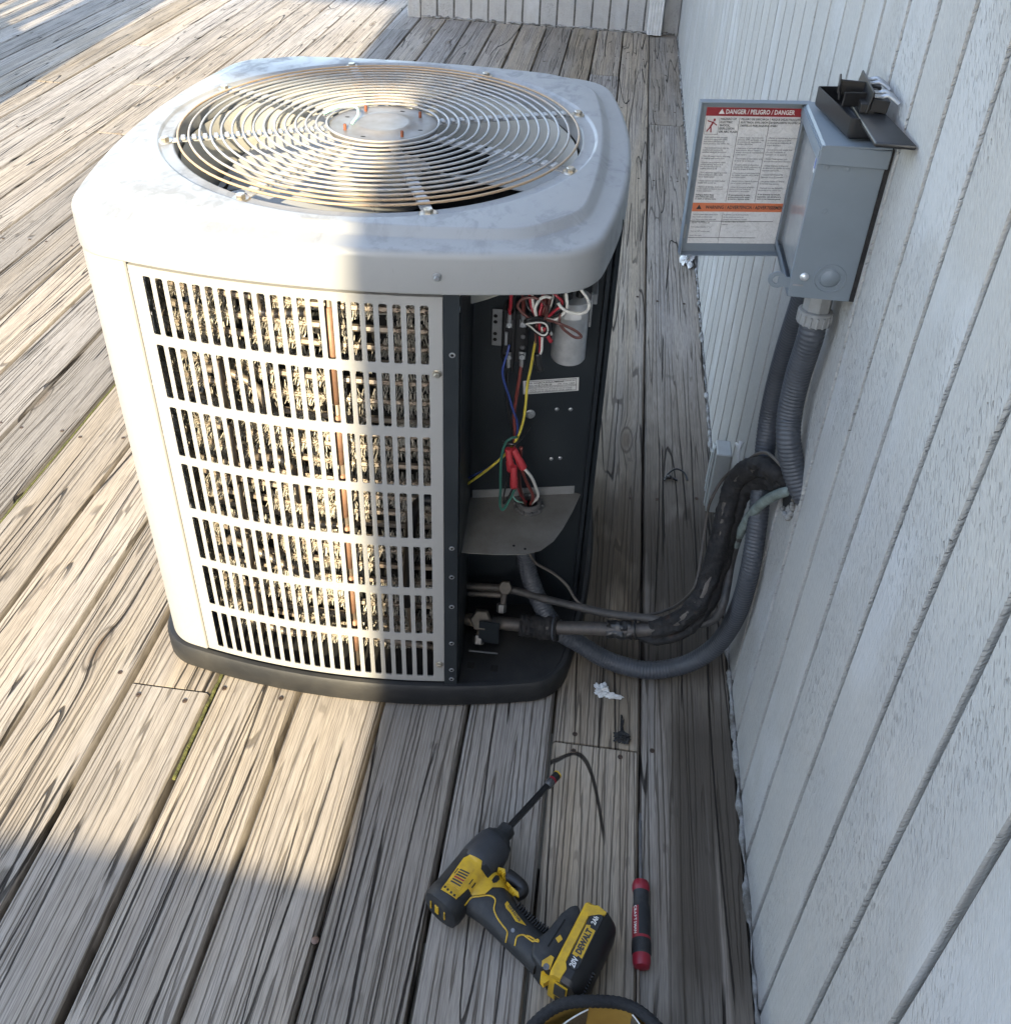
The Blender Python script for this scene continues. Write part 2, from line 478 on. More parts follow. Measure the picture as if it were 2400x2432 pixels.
M['coppergrey'] = simple('tarnished_tube', (0.30, 0.26, 0.21), (0.22, 0.17, 0.13), 0.5, 0.55, 45, 0.1, 0.0006)
M['verdigris'] = simple('verdigris_copper', (0.24, 0.29, 0.27), (0.13, 0.15, 0.14), 0.7, 0.2, 70, 0.4, 0.001)
M['oldpipe'] = simple('sooty_pipe', (0.065, 0.058, 0.055), (0.12, 0.105, 0.09), 0.55, 0.3, 40, 0.3, 0.001, 150)
M['conduit'] = simple('grey_conduit', (0.060, 0.066, 0.078), (0.046, 0.051, 0.060), 0.48, 0.0, 25, 0.1, 0.0008)
M['pvcgrey'] = simple('light_grey_fitting', (0.26, 0.265, 0.265), (0.20, 0.20, 0.195), 0.5, 0.0, 50, 0.1, 0.0006)
M['boxgrey'] = simple('grey_enamel', (0.170, 0.198, 0.225), (0.140, 0.165, 0.190), 0.48, 0.0, 9, 0.08, 0.001)
M['plate'] = simple('hazy_clear_plate', (0.30, 0.315, 0.32), (0.22, 0.23, 0.24), 0.22, 0.2, 18)
M['white'] = simple('white_paper', (0.66, 0.66, 0.65), (0.52, 0.52, 0.51), 0.6, 0.0, 24, 0.25, 0.0008, 60)
M['ink'] = simple('black_ink', (0.03, 0.03, 0.03), (0.05, 0.05, 0.05), 0.6)
M['greyink'] = simple('faded_ink', (0.16, 0.16, 0.165), (0.26, 0.26, 0.26), 0.6, 0, 90)
M['redink'] = simple('danger_red', (0.26, 0.018, 0.026), (0.20, 0.015, 0.02), 0.5)
M['orange'] = simple('warning_orange', (0.52, 0.15, 0.065), (0.46, 0.13, 0.06), 0.5)
M['yellow'] = simple('tool_yellow', (0.56, 0.35, 0.018), (0.36, 0.22, 0.03), 0.45, 0.0, 70, 0.15, 0.0006, lo=0.42, hi=0.78)
M['toolblack'] = simple('tool_rubber_black', (0.013, 0.0145, 0.017), (0.034, 0.034, 0.034), 0.6, 0.0, 60, 0.2, 0.0006, lo=0.45, hi=0.8)
M['toolgrey'] = simple('tool_grey_boot', (0.034, 0.037, 0.044), (0.027, 0.029, 0.034), 0.55, 0.0, 50, 0.15, 0.0006)
M['redgrip'] = simple('red_grip', (0.27, 0.014, 0.028), (0.20, 0.010, 0.022), 0.4)
M['steel'] = simple('dark_steel', (0.17, 0.17, 0.175), (0.11, 0.11, 0.11), 0.38, 0.7, 80)
M['w_red'] = simple('red_wire', (0.34, 0.022, 0.035), (0.26, 0.02, 0.03), 0.4)
M['w_darkred'] = simple('brown_red_wire', (0.17, 0.040, 0.032), (0.13, 0.03, 0.026), 0.42)
M['w_brown'] = simple('brown_wire', (0.115, 0.042, 0.036), (0.09, 0.035, 0.03), 0.42)
M['w_white'] = simple('white_wire', (0.66, 0.65, 0.61), (0.55, 0.54, 0.5), 0.4)
M['w_black'] = simple('black_wire', (0.012, 0.012, 0.013), (0.02, 0.02, 0.02), 0.35)
M['w_blue'] = simple('blue_wire', (0.035, 0.065, 0.25), (0.03, 0.05, 0.19), 0.4)
M['w_yellow'] = simple('yellow_wire', (0.58, 0.48, 0.07), (0.48, 0.39, 0.06), 0.4)
M['w_green'] = simple('green_wire', (0.03, 0.14, 0.10), (0.025, 0.10, 0.08), 0.4)
M['w_mint'] = simple('mint_wire', (0.22, 0.55, 0.46), (0.5, 0.6, 0.55), 0.4)
M['w_grey'] = simple('grey_brown_cable', (0.10, 0.088, 0.075), (0.07, 0.062, 0.055), 0.6)
M['crimp'] = simple('red_crimp_cap', (0.42, 0.035, 0.045), (0.34, 0.028, 0.035), 0.45)
M['trim'] = simple('white_trim_paint', (0.60, 0.60, 0.59), (0.50, 0.50, 0.48), 0.5, 0.0, 30, 0.2, 0.001)
M['caulk'] = simple('old_paint_bead', (0.27, 0.27, 0.265), (0.10, 0.092, 0.08), 0.85, 0.0, 45, 0.9, 0.004, 90, lo=0.40, hi=0.60)
M['soil'] = simple('dark_soil', (0.05, 0.042, 0.032), (0.03, 0.026, 0.02), 0.95, 0.0, 3, 0.5, 0.02)
M['canvas'] = simple('tan_canvas', (0.40, 0.255, 0.055), (0.33, 0.20, 0.045), 0.8, 0.0, 40, 0.5, 0.001, 900)
M['bagblack'] = simple('black_webbing', (0.010, 0.011, 0.013), (0.02, 0.021, 0.024), 0.85, 0.0, 200, 0.6, 0.0015, 700)
M['mesh_brown'] = simple('brown_mesh_pocket', (0.115, 0.092, 0.070), (0.06, 0.05, 0.04), 0.8, 0.0, 600, 0.6, 0.0012, 800)
M['hole'] = simple('open_hole', (0.004, 0.004, 0.004), (0.003, 0.003, 0.003), 0.9)

# ================================================================ SETTING
PB = 0.1435           # deck board pitch
XW = 0.157            # face of the house wall
YB = 5.02             # face of the far wall

# ground under and round the deck
g_ = MB(); g_.add([(-120, -120, -0.75), (120, -120, -0.75), (120, 120, -0.75), (-120, 120, -0.75)], [(0, 1, 2, 3)])
tag(g_.build('ground', M['soil'], None, None), kind='structure')

# deck: joists in one frame, every board a child
dk = MB()
for i in range(26):
    dk.box((-2.45, -2.5 + i * 0.4, -0.135), (5.3, 0.045, 0.18))
deck = dk.build('deck', M['soil'], None, None)
tag(deck, kind='structure')

def board_mesh(w, L, th=0.036, e=0.004, seed=0):
    """plank with eased, slightly wandering long edges and a faint cup"""
    rr = random.Random(seed)
    ny = max(2, int(L / 0.22))
    prof = [(-1, -1.0, 0), (-1, -e / th * 1.6, 0), (-1, 0, 1), (-0.33, 0, 0), (0.33, 0, 0), (1, 0, -1), (1, -e / th * 1.6, 0), (1, -1.0, 0)]
    cup = rr.uniform(-0.0012, 0.0016)
    vs = []; fs = []
    ph = rr.uniform(0, 50)
    for j in range(ny + 1):
        y = -L / 2 + L * j / ny
        wl = w / 2 + 0.0011 * mnoise.noise(Vector((ph, y * 3.0, 0)))
        wr = w / 2 + 0.0011 * mnoise.noise(Vector((ph + 9, y * 3.0, 0)))
        for (sx, sz, k) in prof:
            hw = wl if sx < 0 else wr
            x = sx * hw + k * e
            z = sz * th + (cup * (1 - (sx * sx)) if sz == 0 else 0.0) + 0.0005 * mnoise.noise(Vector((ph + 20, y * 2.0, sx)))
            vs.append((x, y, z))
    n = len(prof)
    for j in range(ny):
        for k in range(n - 1):
            a = j * n + k
            fs.append((a, a + 1, a + n + 1, a + n))
    fs.append(tuple(range(n))); fs.append(tuple(reversed(range(ny * n, ny * n + n))))
    me = bpy.data.meshes.new('deck_board')
    me.from_pydata(vs, [], [tuple(reversed(f)) for f in fs]); me.update()
    return me

Y0, Y1 = -2.4, 7.0
fixed_joints = {0: [3.52], 1: [0.508], 2: [4.17], 6: [0.514], 9: [2.4], 10: [4.72], 15: [2.914], 16: [3.503], 18: [4.087]}
rb = random.Random(21)
nb = 0
for k in range(0, 37):
    xr = -(k - 1) * PB if k > 0 else 0.1535
    xl = -k * PB
    gl = {0: 0.0030, 1: 0.0040, 2: 0.0055, 3: 0.0050, 4: 0.0058, 5: 0.0095, 6: 0.0055, 9: 0.0075}.get(k, rb.choice([0.003, 0.0035, 0.0045, 0.006]))
    xl += gl / 2; xr -= ({0: 0.0, 1: 0.0030, 2: 0.0040, 3: 0.0055, 4: 0.0050, 5: 0.0058, 6: 0.0095, 7: 0.0055, 10: 0.0075}.get(k, 0.004)) / 2
    w = xr - xl
    cuts = [Y0] + sorted(fixed_joints.get(k, []) + ([] if k in fixed_joints else [rb.uniform(1.9, 4.6)]) + ([5.9] if k < 10 else []))
    cuts = [c for c in cuts if not (c > YB - 0.02 and xl > -1.3)] + [YB - 0.012 if xl > -1.33 else Y1]
    for a, b in zip(cuts[:-1], cuts[1:]):
        L = b - a - 0.004
        me = board_mesh(w, L, seed=nb * 7 + 3)
        o = link('deck_board', me, M['wood'], deck, 40)
        o.location = ((xl + xr) / 2, (a + b) / 2, rb.uniform(-0.0012, 0.0012))
        nb += 1

# moss growing in two seams
moss_m = simple('seam_moss', (0.13, 0.13, 0.035), (0.07, 0.075, 0.025), 0.95, 0.0, 60, 0.9, 0.004, 300)
for (k, ya, yb) in ((5, 0.36, 0.62), (9, 0.72, 1.75)):
    b = MB(); n = 60; pts = []
    for i in range(n + 1):
        y = ya + (yb - ya) * i / n
        pts.append((-k * PB + 0.0012 * mnoise.noise(Vector((y * 30, k, 0))), y, -0.007 + 0.002 * mnoise.noise(Vector((y * 60, k, 3)))))
    b.tube(pts, lambda t: 0.0042 * (0.7 + 0.5 * abs(mnoise.noise(Vector((t * 40, k, 9))))), n=6, sub=1)
    o = b.build('moss', moss_m, deck, 60); o['kind'] = 'stuff'

# deck screws
sm = MB()
sm.lathe([(0.0041, 0.0), (0.0041, 0.0008), (0.0030, 0.0013), (0.0014, 0.0013), (0.0012, 0.0004), (0.0, 0.0004)], n=12)
screw_me = sm.mesh('screw', simple('rusty_screw', (0.055, 0.042, 0.034), (0.11, 0.07, 0.05), 0.6, 0.5, 300))
screws = []
for (x, y) in [(-0.107, 0.525), (-0.107, 0.494), (-0.032, 0.494), (0.019, 0.513), (-0.835, 0.535), (-0.755, 0.535), (-0.835, 0.492), (-0.755, 0.492),
               (-0.70, 0.525), (-0.60, 0.52), (-0.885, 0.53)]:
    screws.append((x, y))
for k in range(0, 20):
    for y in (1.13, 2.0, 2.9, 3.7, 4.5):
        for s_ in (0.028, 0.115):
            screws.append((-(k) * PB + s_ + rb.uniform(-0.006, 0.006), y + rb.uniform(-0.012, 0.012)))
for (x, y) in screws:
    if -0.88 < x < -0.10 and 0.53 < y < 1.33: continue
    o = link('screw', screw_me, None, deck)
    o.location = (x, y, 0.0006)

# ---- house wall: sheathing with every siding strip a child
GP = 0.1019; G0 = 0.1532
def siding_wall(name, label, cat, horizontal_axis, start, n, pitch, base, height, face, depth, rs):
    root = MB()
    if horizontal_axis == 'y':
        root.box((face + 0.0525, start + n * pitch / 2, height / 2 + base), (0.09, n * pitch, height))
    else:
        root.box((start + n * pitch / 2, face + 0.0525, height / 2 + base), (n * pitch, 0.09, height))
    w = root.build(name, M['groove'], None, None)
    tag(w, label, cat)
    for i in range(n):
        gw = rs.uniform(0.0082, 0.0102)
        wd = pitch - gw
        nz = 44
        vs = []; fs = []
        ph = rs.uniform(0, 99)
        prof = [(-1, 0), (-1, 0.72), (-0.978, 1.0), (0.978, 1.0), (1, 0.72), (1, 0)]
        for j in range(nz + 1):
            t = j / nz
            z = base + 0.004 + (height - 0.004) * (t ** 1.5)
            wob = 0.0016 * mnoise.noise(Vector((ph, z * 6.0, 0.0))) + 0.0012 * mnoise.noise(Vector((ph, z * 23.0, 4.0)))
            for (sx, sd) in prof:
                a = sx * wd / 2 + wob * (1 if sx > 0 else -1)
                d = -sd * depth
                vs.append((d, a, z) if horizontal_axis == 'y' else (a, d, z))
        m_ = len(prof)
        for j in range(nz):
            for k in range(m_ - 1):
                q = j * m_ + k
                fs.append((q, q + 1, q + m_ + 1, q + m_))
        fs.append(tuple(range(m_))); fs.append(tuple(reversed(range(nz * m_, nz * m_ + m_))))
        if horizontal_axis == 'x': pass
        else: fs = [tuple(reversed(f)) for f in fs]
        me = bpy.data.meshes.new('siding_strip')
        me.from_pydata(vs, [], fs); me.update()
        o = link('siding_strip', me, M['siding'], w, 30)
        c = start + (i + 0.5) * pitch
        o.location = (face + 0.0095, c, 0) if horizontal_axis == 'y' else (c, face + 0.0095, 0)
    return w

M['groove'] = simple('groove_dirt_shade', (0.15, 0.148, 0.142), (0.07, 0.068, 0.063), 0.8, 0.0, 60, 0.4, 0.002, 90)  # groove backing: dirt plus the groove's shade put into the colour
rs = random.Random(5)
ny0 = 24
house = siding_wall('house_wall', 'long pale grey grooved wood siding wall beside the deck, carrying the disconnect box', 'wall', 'y',
                    G0 - ny0 * GP, ny0 + 48, GP, -0.05, 4.3, XW, 0.0095, rs)
far = siding_wall('end_wall', 'pale grey grooved siding wall closing the far end of the deck behind the unit', 'wall', 'x',
                  -1.30, 15, 0.0972, -0.02, 4.3, YB, 0.0095, rs)
cb = MB(); cb.box((-1.335, YB + 0.045, 2.14), (0.075, 0.11, 4.3), bev=0.004)
cb.build('corner_board', M['siding'], far, 30)
# weathered paint / caulk beads at the feet of both walls
def bead(name, pts_fn, n, r0, parent):
    b = MB(); pts = []
    for i in range(n + 1):
        pts.append(pts_fn(i / n))
    b.tube(pts, lambda t: r0 * max(0.12, 0.45 + 1.1 * mnoise.noise(Vector((t * n * 0.23, 3.1, r0 * 90))) + 0.5 * mnoise.noise(Vector((t * n * 0.9, 5.1, r0 * 90)))), n=7, sub=1)
    return b.build(name, M['caulk'], parent, 60)
bead('caulk_bead', lambda t: (XW - 0.003 + 0.0025 * mnoise.noise(Vector((t * 160, 0, 0))), -1.2 + 6.2 * t, 0.001 + 0.003 * mnoise.noise(Vector((t * 220, 7, 0)))), 900, 0.0062, house)
bead('caulk_bead', lambda t: (-1.29 + 1.43 * t, YB - 0.004, 0.006 + 0.006 * mnoise.noise(Vector((t * 60, 7, 0)))), 160, 0.010, far)

# downspout against the far wall
ds = MB()
prof = []
for sgn in range(3):
    pass
rib = []
x0, x1 = -0.018, 0.062
for i in range(5):
    a = x0 + (x1 - x0) * i / 5; b = x0 + (x1 - x0) * (i + 1) / 5
    rib += [(a + 0.002, 4.945 - 0.004), (b - 0.002, 4.945 - 0.004), (b, 4.945)] if i < 4 else [(a + 0.002, 4.945 - 0.004), (b - 0.002, 4.945 - 0.004)]
outl = rib + [(x1, 4.950), (x1, 5.008), (x0, 5.008), (x0, 4.950)]
ds.prism(outl, 0.012, 4.2)
dsp = ds.build('downspout', M['trim'], None, 30)
tag(dsp, 'white ribbed metal downspout in the far wall corner', 'downspout')

# ---- the rest of the house, behind and beside the viewpoint (it shades the deck), with added sky blockers
hw = MB(); hw.box((1.295, -3.05, 3.1), (2.98, 1.1, 7.8))
tag(hw.build('house_wing', M['siding'], None, None), 'tall grey siding wing of the house behind the viewpoint', 'building')
ov = MB(); ov.box((-0.58, -3.05, 5.10), (0.755, 1.1, 3.8))
tag(ov.build('upper_bay', M['siding'], None, None), 'overhanging upper bay of the grey house wing', 'building')
up = MB(); up.box((-1.87, -3.05, 5.80), (1.80, 1.1, 2.8)); up.box((-2.70, -2.60, 1.9), (0.10, 0.10, 5.15))  # unseen slab and post, added to keep skylight off the front faces
tag(up.build('sky_block_slab', M['siding'], None, None), 'unseen grey slab on a thin post behind the viewpoint, added to block skylight', 'building')
nh = MB(); nh.box((-7.4, -7.2, 2.6), (7.4, 2.4, 6.7)); nh.add([(-11.3, -8.6, 5.9), (-3.5, -8.6, 5.9), (-3.5, -5.8, 5.9), (-11.3, -5.8, 5.9), (-11.3, -7.2, 7.4), (-3.5, -7.2, 7.4)], [(0, 1, 5, 4), (3, 4, 5, 2), (0, 4, 3), (1, 2, 5), (0, 3, 2, 1)])  # unseen gabled block, added to cut skylight from behind left
tag(nh.build('sky_block_gable', M['siding'], None, None), 'unseen grey gabled block beyond the deck, added to block skylight', 'building')
pw = MB(); pw.box((-0.72, -1.90, 0.505), (1.72, 0.10, 1.005)); pw.box((-0.72, -1.90, 1.0175), (1.76, 0.16, 0.03), bev=0.004)
tag(pw.build('deck_parapet', M['siding'], None, None), 'low grey siding parapet across the deck behind the viewpoint', 'wall')
st = MB()
YS = 1.90
def sec(y): return [(-2.60, y, 0.002), (-5.2, y, 0.002), (-5.2, y, 2.12), (-2.95, y, 1.09), (-2.95, y, 2.0), (-2.60, y, 2.0)]
st.add(sec(YS) + sec(YS - 0.09),
       [(0, 1, 2, 3), (0, 3, 4, 5), (7, 6, 9, 8), (6, 11, 10, 9), (0, 5, 11, 6), (5, 4, 10, 11), (4, 3, 9, 10), (3, 2, 8, 9), (2, 1, 7, 8), (1, 0, 6, 7)])
stw = st.build('stair_wall', M['siding'], None, None)
tag(stw, 'sloping stair wall with a slatted guard on the left of the deck', 'wall')
for i in range(18):
    x = -3.005 - i * 0.112
    b = MB(); zb = 1.09 + (-2.95 - x) * 0.457
    b.box((x, YS - 0.045, zb + 0.34), (0.056, 0.03, 0.76))
    b.build('baluster', M['trim'], stw, None)

# ================================================================ CONDENSING UNIT
UC = Vector((-0.487, 0.917, 0.0)); UPHI = R(1.4)
UINV = (Matrix.Translation(UC) @ Matrix.Rotation(UPHI, 4, 'Z')).inverted()
def L(x, y, z): return UINV @ Vector((x, y, z))          # measured place -> unit's own frame
def LL(pts): return [L(*p) for p in pts]

unit = empty('air_conditioner', UC, UPHI)
tag(unit, 'off-white outdoor air conditioner unit with its electrical panel removed, standing on the deck', 'air conditioner')

RB = 1.28
def footprint(half, rc, n_arc=14, n_c=7, rbow=RB):
    """rounded square with bowed sides, counter-clockwise from the front-left"""
    k = rbow - half
    a_, b_, c_ = 2.0, 2.0 * k, k * k - (rbow - rc) ** 2
    c = (-b_ + math.sqrt(b_ * b_ - 4 * a_ * c_)) / (2 * a_)
    th = math.atan2(c, c + k)
    side = [(rbow * math.sin(-th + 2 * th * i / n_arc), k - rbow * math.cos(-th + 2 * th * i / n_arc)) for i in range(n_arc + 1)]
    a0 = -math.pi / 2 + th; a1 = -th
    corner = [(c + rc * math.cos(a0 + (a1 - a0) * i / n_c), -c + rc * math.sin(a0 + (a1 - a0) * i / n_c)) for i in range(1, n_c)]
    out = []
    for q in range(4):
        for (x, y) in side + corner:
            for _ in range(q): x, y = -y, x
            out.append((x, y))
    return out
def front_y(x, half, rbow=RB):
    return (rbow - half) - math.sqrt(rbow * rbow - x * x)
def radial(half, rc, sx=1.0):
    pts = [(x * sx, y) for x, y in footprint(half, rc, 40, 20)]
    an = sorted([(math.atan2(y, x), math.hypot(x, y)) for x, y in pts])
    def f(a):
        a = (a + math.pi) % (2 * math.pi) - math.pi
        lo, hi = an[-1], an[0]
        for i in range(len(an)):
            if an[i][0] >= a:
                hi = an[i]; lo = an[i - 1]; break
        d = (hi[0] - lo[0]) % (2 * math.pi)
        t = ((a - lo[0]) % (2 * math.pi)) / d if d > 1e-9 else 0
        return lo[1] + (hi[1] - lo[1]) * t
    return f

# ---- base pan
def loft(mb, rings, close_first=True, close_last=True, m=0):
    n = len(rings[0][0]); vs = []; fs = []
    for (pts, z) in rings: vs += [(x, y, z) for x, y in pts]
    for j in range(len(rings) - 1):
        for i in range(n):
            k = (i + 1) % n
            fs.append((j * n + i, j * n + k, (j + 1) * n + k, (j + 1) * n + i))
    if close_first: fs.append(tuple(reversed(range(n))))
    if close_last: fs.append(tuple((len(rings) - 1) * n + i for i in range(n)))
    return mb.add(vs, fs, m)
pan = MB()
loft(pan, [(footprint(0.381, 0.075), 0.001), (footprint(0.385, 0.078), 0.006), (footprint(0.385, 0.078), 0.043), (footprint(0.381, 0.075), 0.0485),
           (footprint(0.374, 0.070), 0.0485), (footprint(0.371, 0.067), 0.044)])
pan.build('base_pan', M['pan'], unit, 40)

# ---- top cover
cov = MB()
F = radial(0.3815, 0.078, 0.981)
NA = 192
def softmin(a, b, k=0.012):
    h = max(0.0, min(1.0, 0.5 + 0.5 * (b - a) / k))
    return b + (a - b) * h - k * h * (1 - h)
rings = []
CZ = 0.860
for i in range(NA):
    a = 2 * math.pi * i / NA
    f = F(a)
    rg = softmin(f - 0.036, 0.405)
    pr_ = [(0.2990, CZ - 0.032), (0.2995, CZ - 0.008), (0.3005, CZ - 0.0048), (0.3030, CZ - 0.0038), (0.3040, CZ - 0.0036), (0.3180, CZ - 0.0034), (0.3190, CZ - 0.0030), (0.3215, CZ - 0.0006), (0.3230, CZ - 0.0001), (0.3245, CZ)]
    pr_ += [(rg - 0.0110, CZ), (rg - 0.0095, CZ - 0.0002), (rg - 0.0065, CZ - 0.0018), (rg + 0.0005, CZ - 0.0088), (rg + 0.0035, CZ - 0.0107), (rg + 0.0055, CZ - 0.0111)]
    ez = CZ - 0.0135; cr_ = 0.0085
    pr_ += [(max(f - cr_ - 0.0022, rg + 0.0060), ez), (max(f - cr_ - 0.0004, rg + 0.0064), ez - 0.0001)]
    for s_ in (22, 45, 68):
        pr_ += [(f - cr_ + cr_ * math.sin(R(s_)), ez - cr_ * (1 - math.cos(R(s_))))]
    pr_ += [(f, ez - cr_), (f + 0.0002, ez - cr_ - 0.002), (f + 0.0008, 0.7920), (f + 0.0004, 0.7905), (f - 0.0035, 0.7905), (f - 0.0045, 0.81)]
    rings.append(pr_)
m_ = len(rings[0]); vs = []; fs = []
for i in range(NA):
    a = 2 * math.pi * i / NA
    vs += [(r * math.cos(a), r * math.sin(a), z) for r, z in rings[i]]
for i in range(NA):
    k = (i + 1) % NA
    for j in range(m_ - 1):
        fs.append((i * m_ + j, i * m_ + j + 1, k * m_ + j + 1, k * m_ + j))
cov.add(vs, fs)
cover = cov.build('top_cover', M['cover'], unit, 179)

# ---- fan guard
M['spoke'] = simple('grey_spoke', (0.36, 0.365, 0.37), (0.26, 0.26, 0.255), 0.5, 0.15, 60)
guard = empty('fan_guard'); guard.parent = unit; guard.location = (0.0, 0.0, 0.0)
GZ = CZ - 0.0005
def ring_mesh(r, z, rad, n=96, k=6):
    b = MB(); b.tube([(r * math.cos(2 * math.pi * i / n), r * math.sin(2 * math.pi * i / n), z) for i in range(n)], rad, n=k, sub=1, closed=True)
    return b
for i in range(15):
    r = 0.2945 - 0.01505 * i
    ring_mesh(r, GZ + 0.003 + 0.004 * (1 - r / 0.3), 0.0019).build('guard_ring', M['wire_rust'], guard, 179)
A0 = 3.557 - UPHI
for i in range(8):
    a = A0 - i * math.pi / 4
    s_ = MB()
    ca, sa = math.cos(a), math.sin(a)
    Mx = Matrix(((ca, -sa, 0, 0), (sa, ca, 0, 0), (0, 0, 1, 0), (0, 0, 0, 1)))
    s_.box(Mx @ Vector((0.188, 0, GZ - 0.0018)), (0.224, 0.0150, 0.0016), rot=a)
    for q in range(15):
        s_.box(Mx @ Vector((0.2870 - 0.01505 * q, 0, GZ + 0.0012)), (0.0070, 0.0150, 0.0044), rot=a, bev=0.0012)
    s_.box(Mx @ Vector((0.304, 0, GZ - 0.0025)), (0.026, 0.014, 0.0016), rot=a, bev=0.0005)
    s_.build('spoke', M['spoke'], guard, 30)
    b = MB()
    o_ = Mx @ Vector((0.312, 0.0, CZ - 0.005))
    b.lathe([(0.0118, 0.0), (0.0122, 0.0015), (0.0105, 0.0035)], o_, n=20)
    b.lathe([(0.0062, 0.003), (0.0064, 0.0075), (0.0052, 0.0088), (0.0025, 0.0086)], o_, n=6)
    b.build('bolt', M['bolt'], guard, 30)
    d = MB(); o2 = Mx @ Vector((0.3165, -0.024 if i % 2 else 0.024, CZ - 0.0055))
    d.lathe([(0.0052, 0.0), (0.0046, 0.0012), (0.0025, 0.0022), (0.0, 0.0024)], o2, n=12)
    d.build('dimple', M['cover'], guard, 60)
hubm = MB()
hubm.lathe([(0.0, GZ - 0.018), (0.050, GZ - 0.018), (0.066, GZ - 0.008), (0.0815, GZ - 0.004), (0.0825, GZ + 0.0015), (0.079, GZ + 0.0035), (0.068, GZ + 0.0035),
            (0.056, GZ + 0.0030), (0.043, GZ + 0.0050), (0.0395, GZ + 0.0065), (0.036, GZ + 0.0060), (0.0, GZ + 0.0062)], n=48)
hub = hubm.build('hub_plate', M['hub'], guard, 40)
for i in range(4):
    a = R(38 + 90 * i)
    p = Vector((0.062 * math.cos(a), 0.062 * math.sin(a), GZ + 0.003))
    b = MB(); b.lathe([(0.0024, 0.0), (0.0024, 0.0085), (0.0018, 0.0095)], p, n=8)
    b.build('stud', M['rustbolt'], hub, 40)
    q = Vector((0.062 * math.cos(a + R(36)), 0.062 * math.sin(a + R(36)), GZ + 0.0033))
    b = MB(); b.lathe([(0.0042, 0.0), (0.0, 0.0006)], q, n=10, sx=0.55)
    b.build('slot', M['hole'], hub, None)
gw = MB()
gw.tube([(-0.092, 0.004, GZ + 0.010), (-0.070, 0.012, GZ + 0.020), (-0.045, 0.012, GZ + 0.022), (-0.037, -0.004, GZ + 0.016), (-0.043, -0.022, GZ + 0.007)], 0.0021, n=8)
gw.build('ground_wire', M['w_mint'], guard, 179)

# ---- fan, shroud, motor and what stands inside
sh = MB()
sh.lathe([(0.2950, 0.829), (0.2895, 0.812), (0.2880, 0.78), (0.2880, 0.70)][::-1], n=96)
sho = [f_ for f_ in sh.f]
sh.f = [f_ for f_ in sh.f if len(f_) == 4]; sh.mi = [0] * len(sh.f)
sh.build('fan_shroud', M['shroud'], unit, 60)
fan = empty('fan'); fan.parent = unit
for i, st_ in enumerate((338, 98, 218)):
    b = MB(); vs = []; fs = []
    nr, na = 8, 12; span = 82
    for j in range(nr + 1):
        r = 0.06 + (0.278 - 0.06) * j / nr
        sw = 10 * (j / nr)
        for k in range(na + 1):
            t = k / na
            a = R(st_ + sw * (1 - t) * 0.3 + span * t * (0.72 + 0.28 * j / nr))
            z = 0.806 - 0.075 * t + 0.010 * math.sin(math.pi * t)
            vs.append((r * math.cos(a), r * math.sin(a), z))
    n1 = na + 1
    for j in range(nr):
        for k in range(na):
            fs.append((j * n1 + k, j * n1 + k + 1, (j + 1) * n1 + k + 1, (j + 1) * n1 + k))
    top = len(vs)
    vs2 = [(x, y, z - 0.002) for x, y, z in vs]
    fs2 = [tuple(reversed([q + top for q in f])) for f in fs]
    edge = [k for k in range(na)]
    fs3 = []
    bnd = [(k, k + 1) for k in range(na)] + [(j * n1 + na, (j + 1) * n1 + na) for j in range(nr)] + [(nr * n1 + k + 1, nr * n1 + k) for k in range(na)] + [((j + 1) * n1, j * n1) for j in range(nr)]
    for p, q in bnd: fs3.append((q, p, p + top, q + top))
    b.add(vs + vs2, fs + fs2 + fs3)
    b.build('blade', M['fan'], fan, 40)
b = MB(); b.lathe([(0.0, 0.745), (0.068, 0.745), (0.070, 0.750), (0.070, 0.790), (0.04, 0.802), (0.0, 0.802)], n=32)
b.build('blade_hub', M['galv'], fan, 40)
b = MB(); b.lathe([(0.0, 0.66), (0.060, 0.66), (0.066, 0.67), (0.066, 0.738), (0.0, 0.744)], n=32)
b.build('motor', M['black'], fan, 40)
# compressor with its white data label, seen through the guard
cp = MB(); cp.lathe([(0.0, 0.05), (0.095, 0.05), (0.1, 0.07), (0.1, 0.50), (0.092, 0.535), (0.06, 0.56), (0.0, 0.568)], (0.02, -0.06, 0), n=36)
comp = cp.build('compressor', M['black'], unit, 40)
lb = MB(); 
pts_ = [(0.02 + 0.1015 * math.cos(R(a)), -0.06 + 0.1015 * math.sin(R(a))) for a in range(-66, -15, 6)]
for p, q in zip(pts_[:-1], pts_[1:]):
    lb.add([(p[0], p[1], 0.30), (q[0], q[1], 0.30), (q[0], q[1], 0.47), (p[0], p[1], 0.47)], [(0, 1, 2, 3)])
lb.build('data_label', M['white'], comp, 60)
ac = MB(); ac.lathe([(0.0, 0.05), (0.042, 0.05), (0.045, 0.07), (0.045, 0.36), (0.03, 0.40), (0.0, 0.41)], (-0.13, -0.02, 0), n=24)
ac.build('accumulator', M['black'], unit, 40)
for c_, d_, a_ in (((0.18, 0.06, 0.50), (0.12, 0.16, 0.004), 12), ((0.06, -0.20, 0.66), (0.11, 0.08, 0.003), -8)):
    tp = MB(); tp.box(c_, d_, rot=R(a_)); tp.build('inner_plate', M['slate'], unit, None)
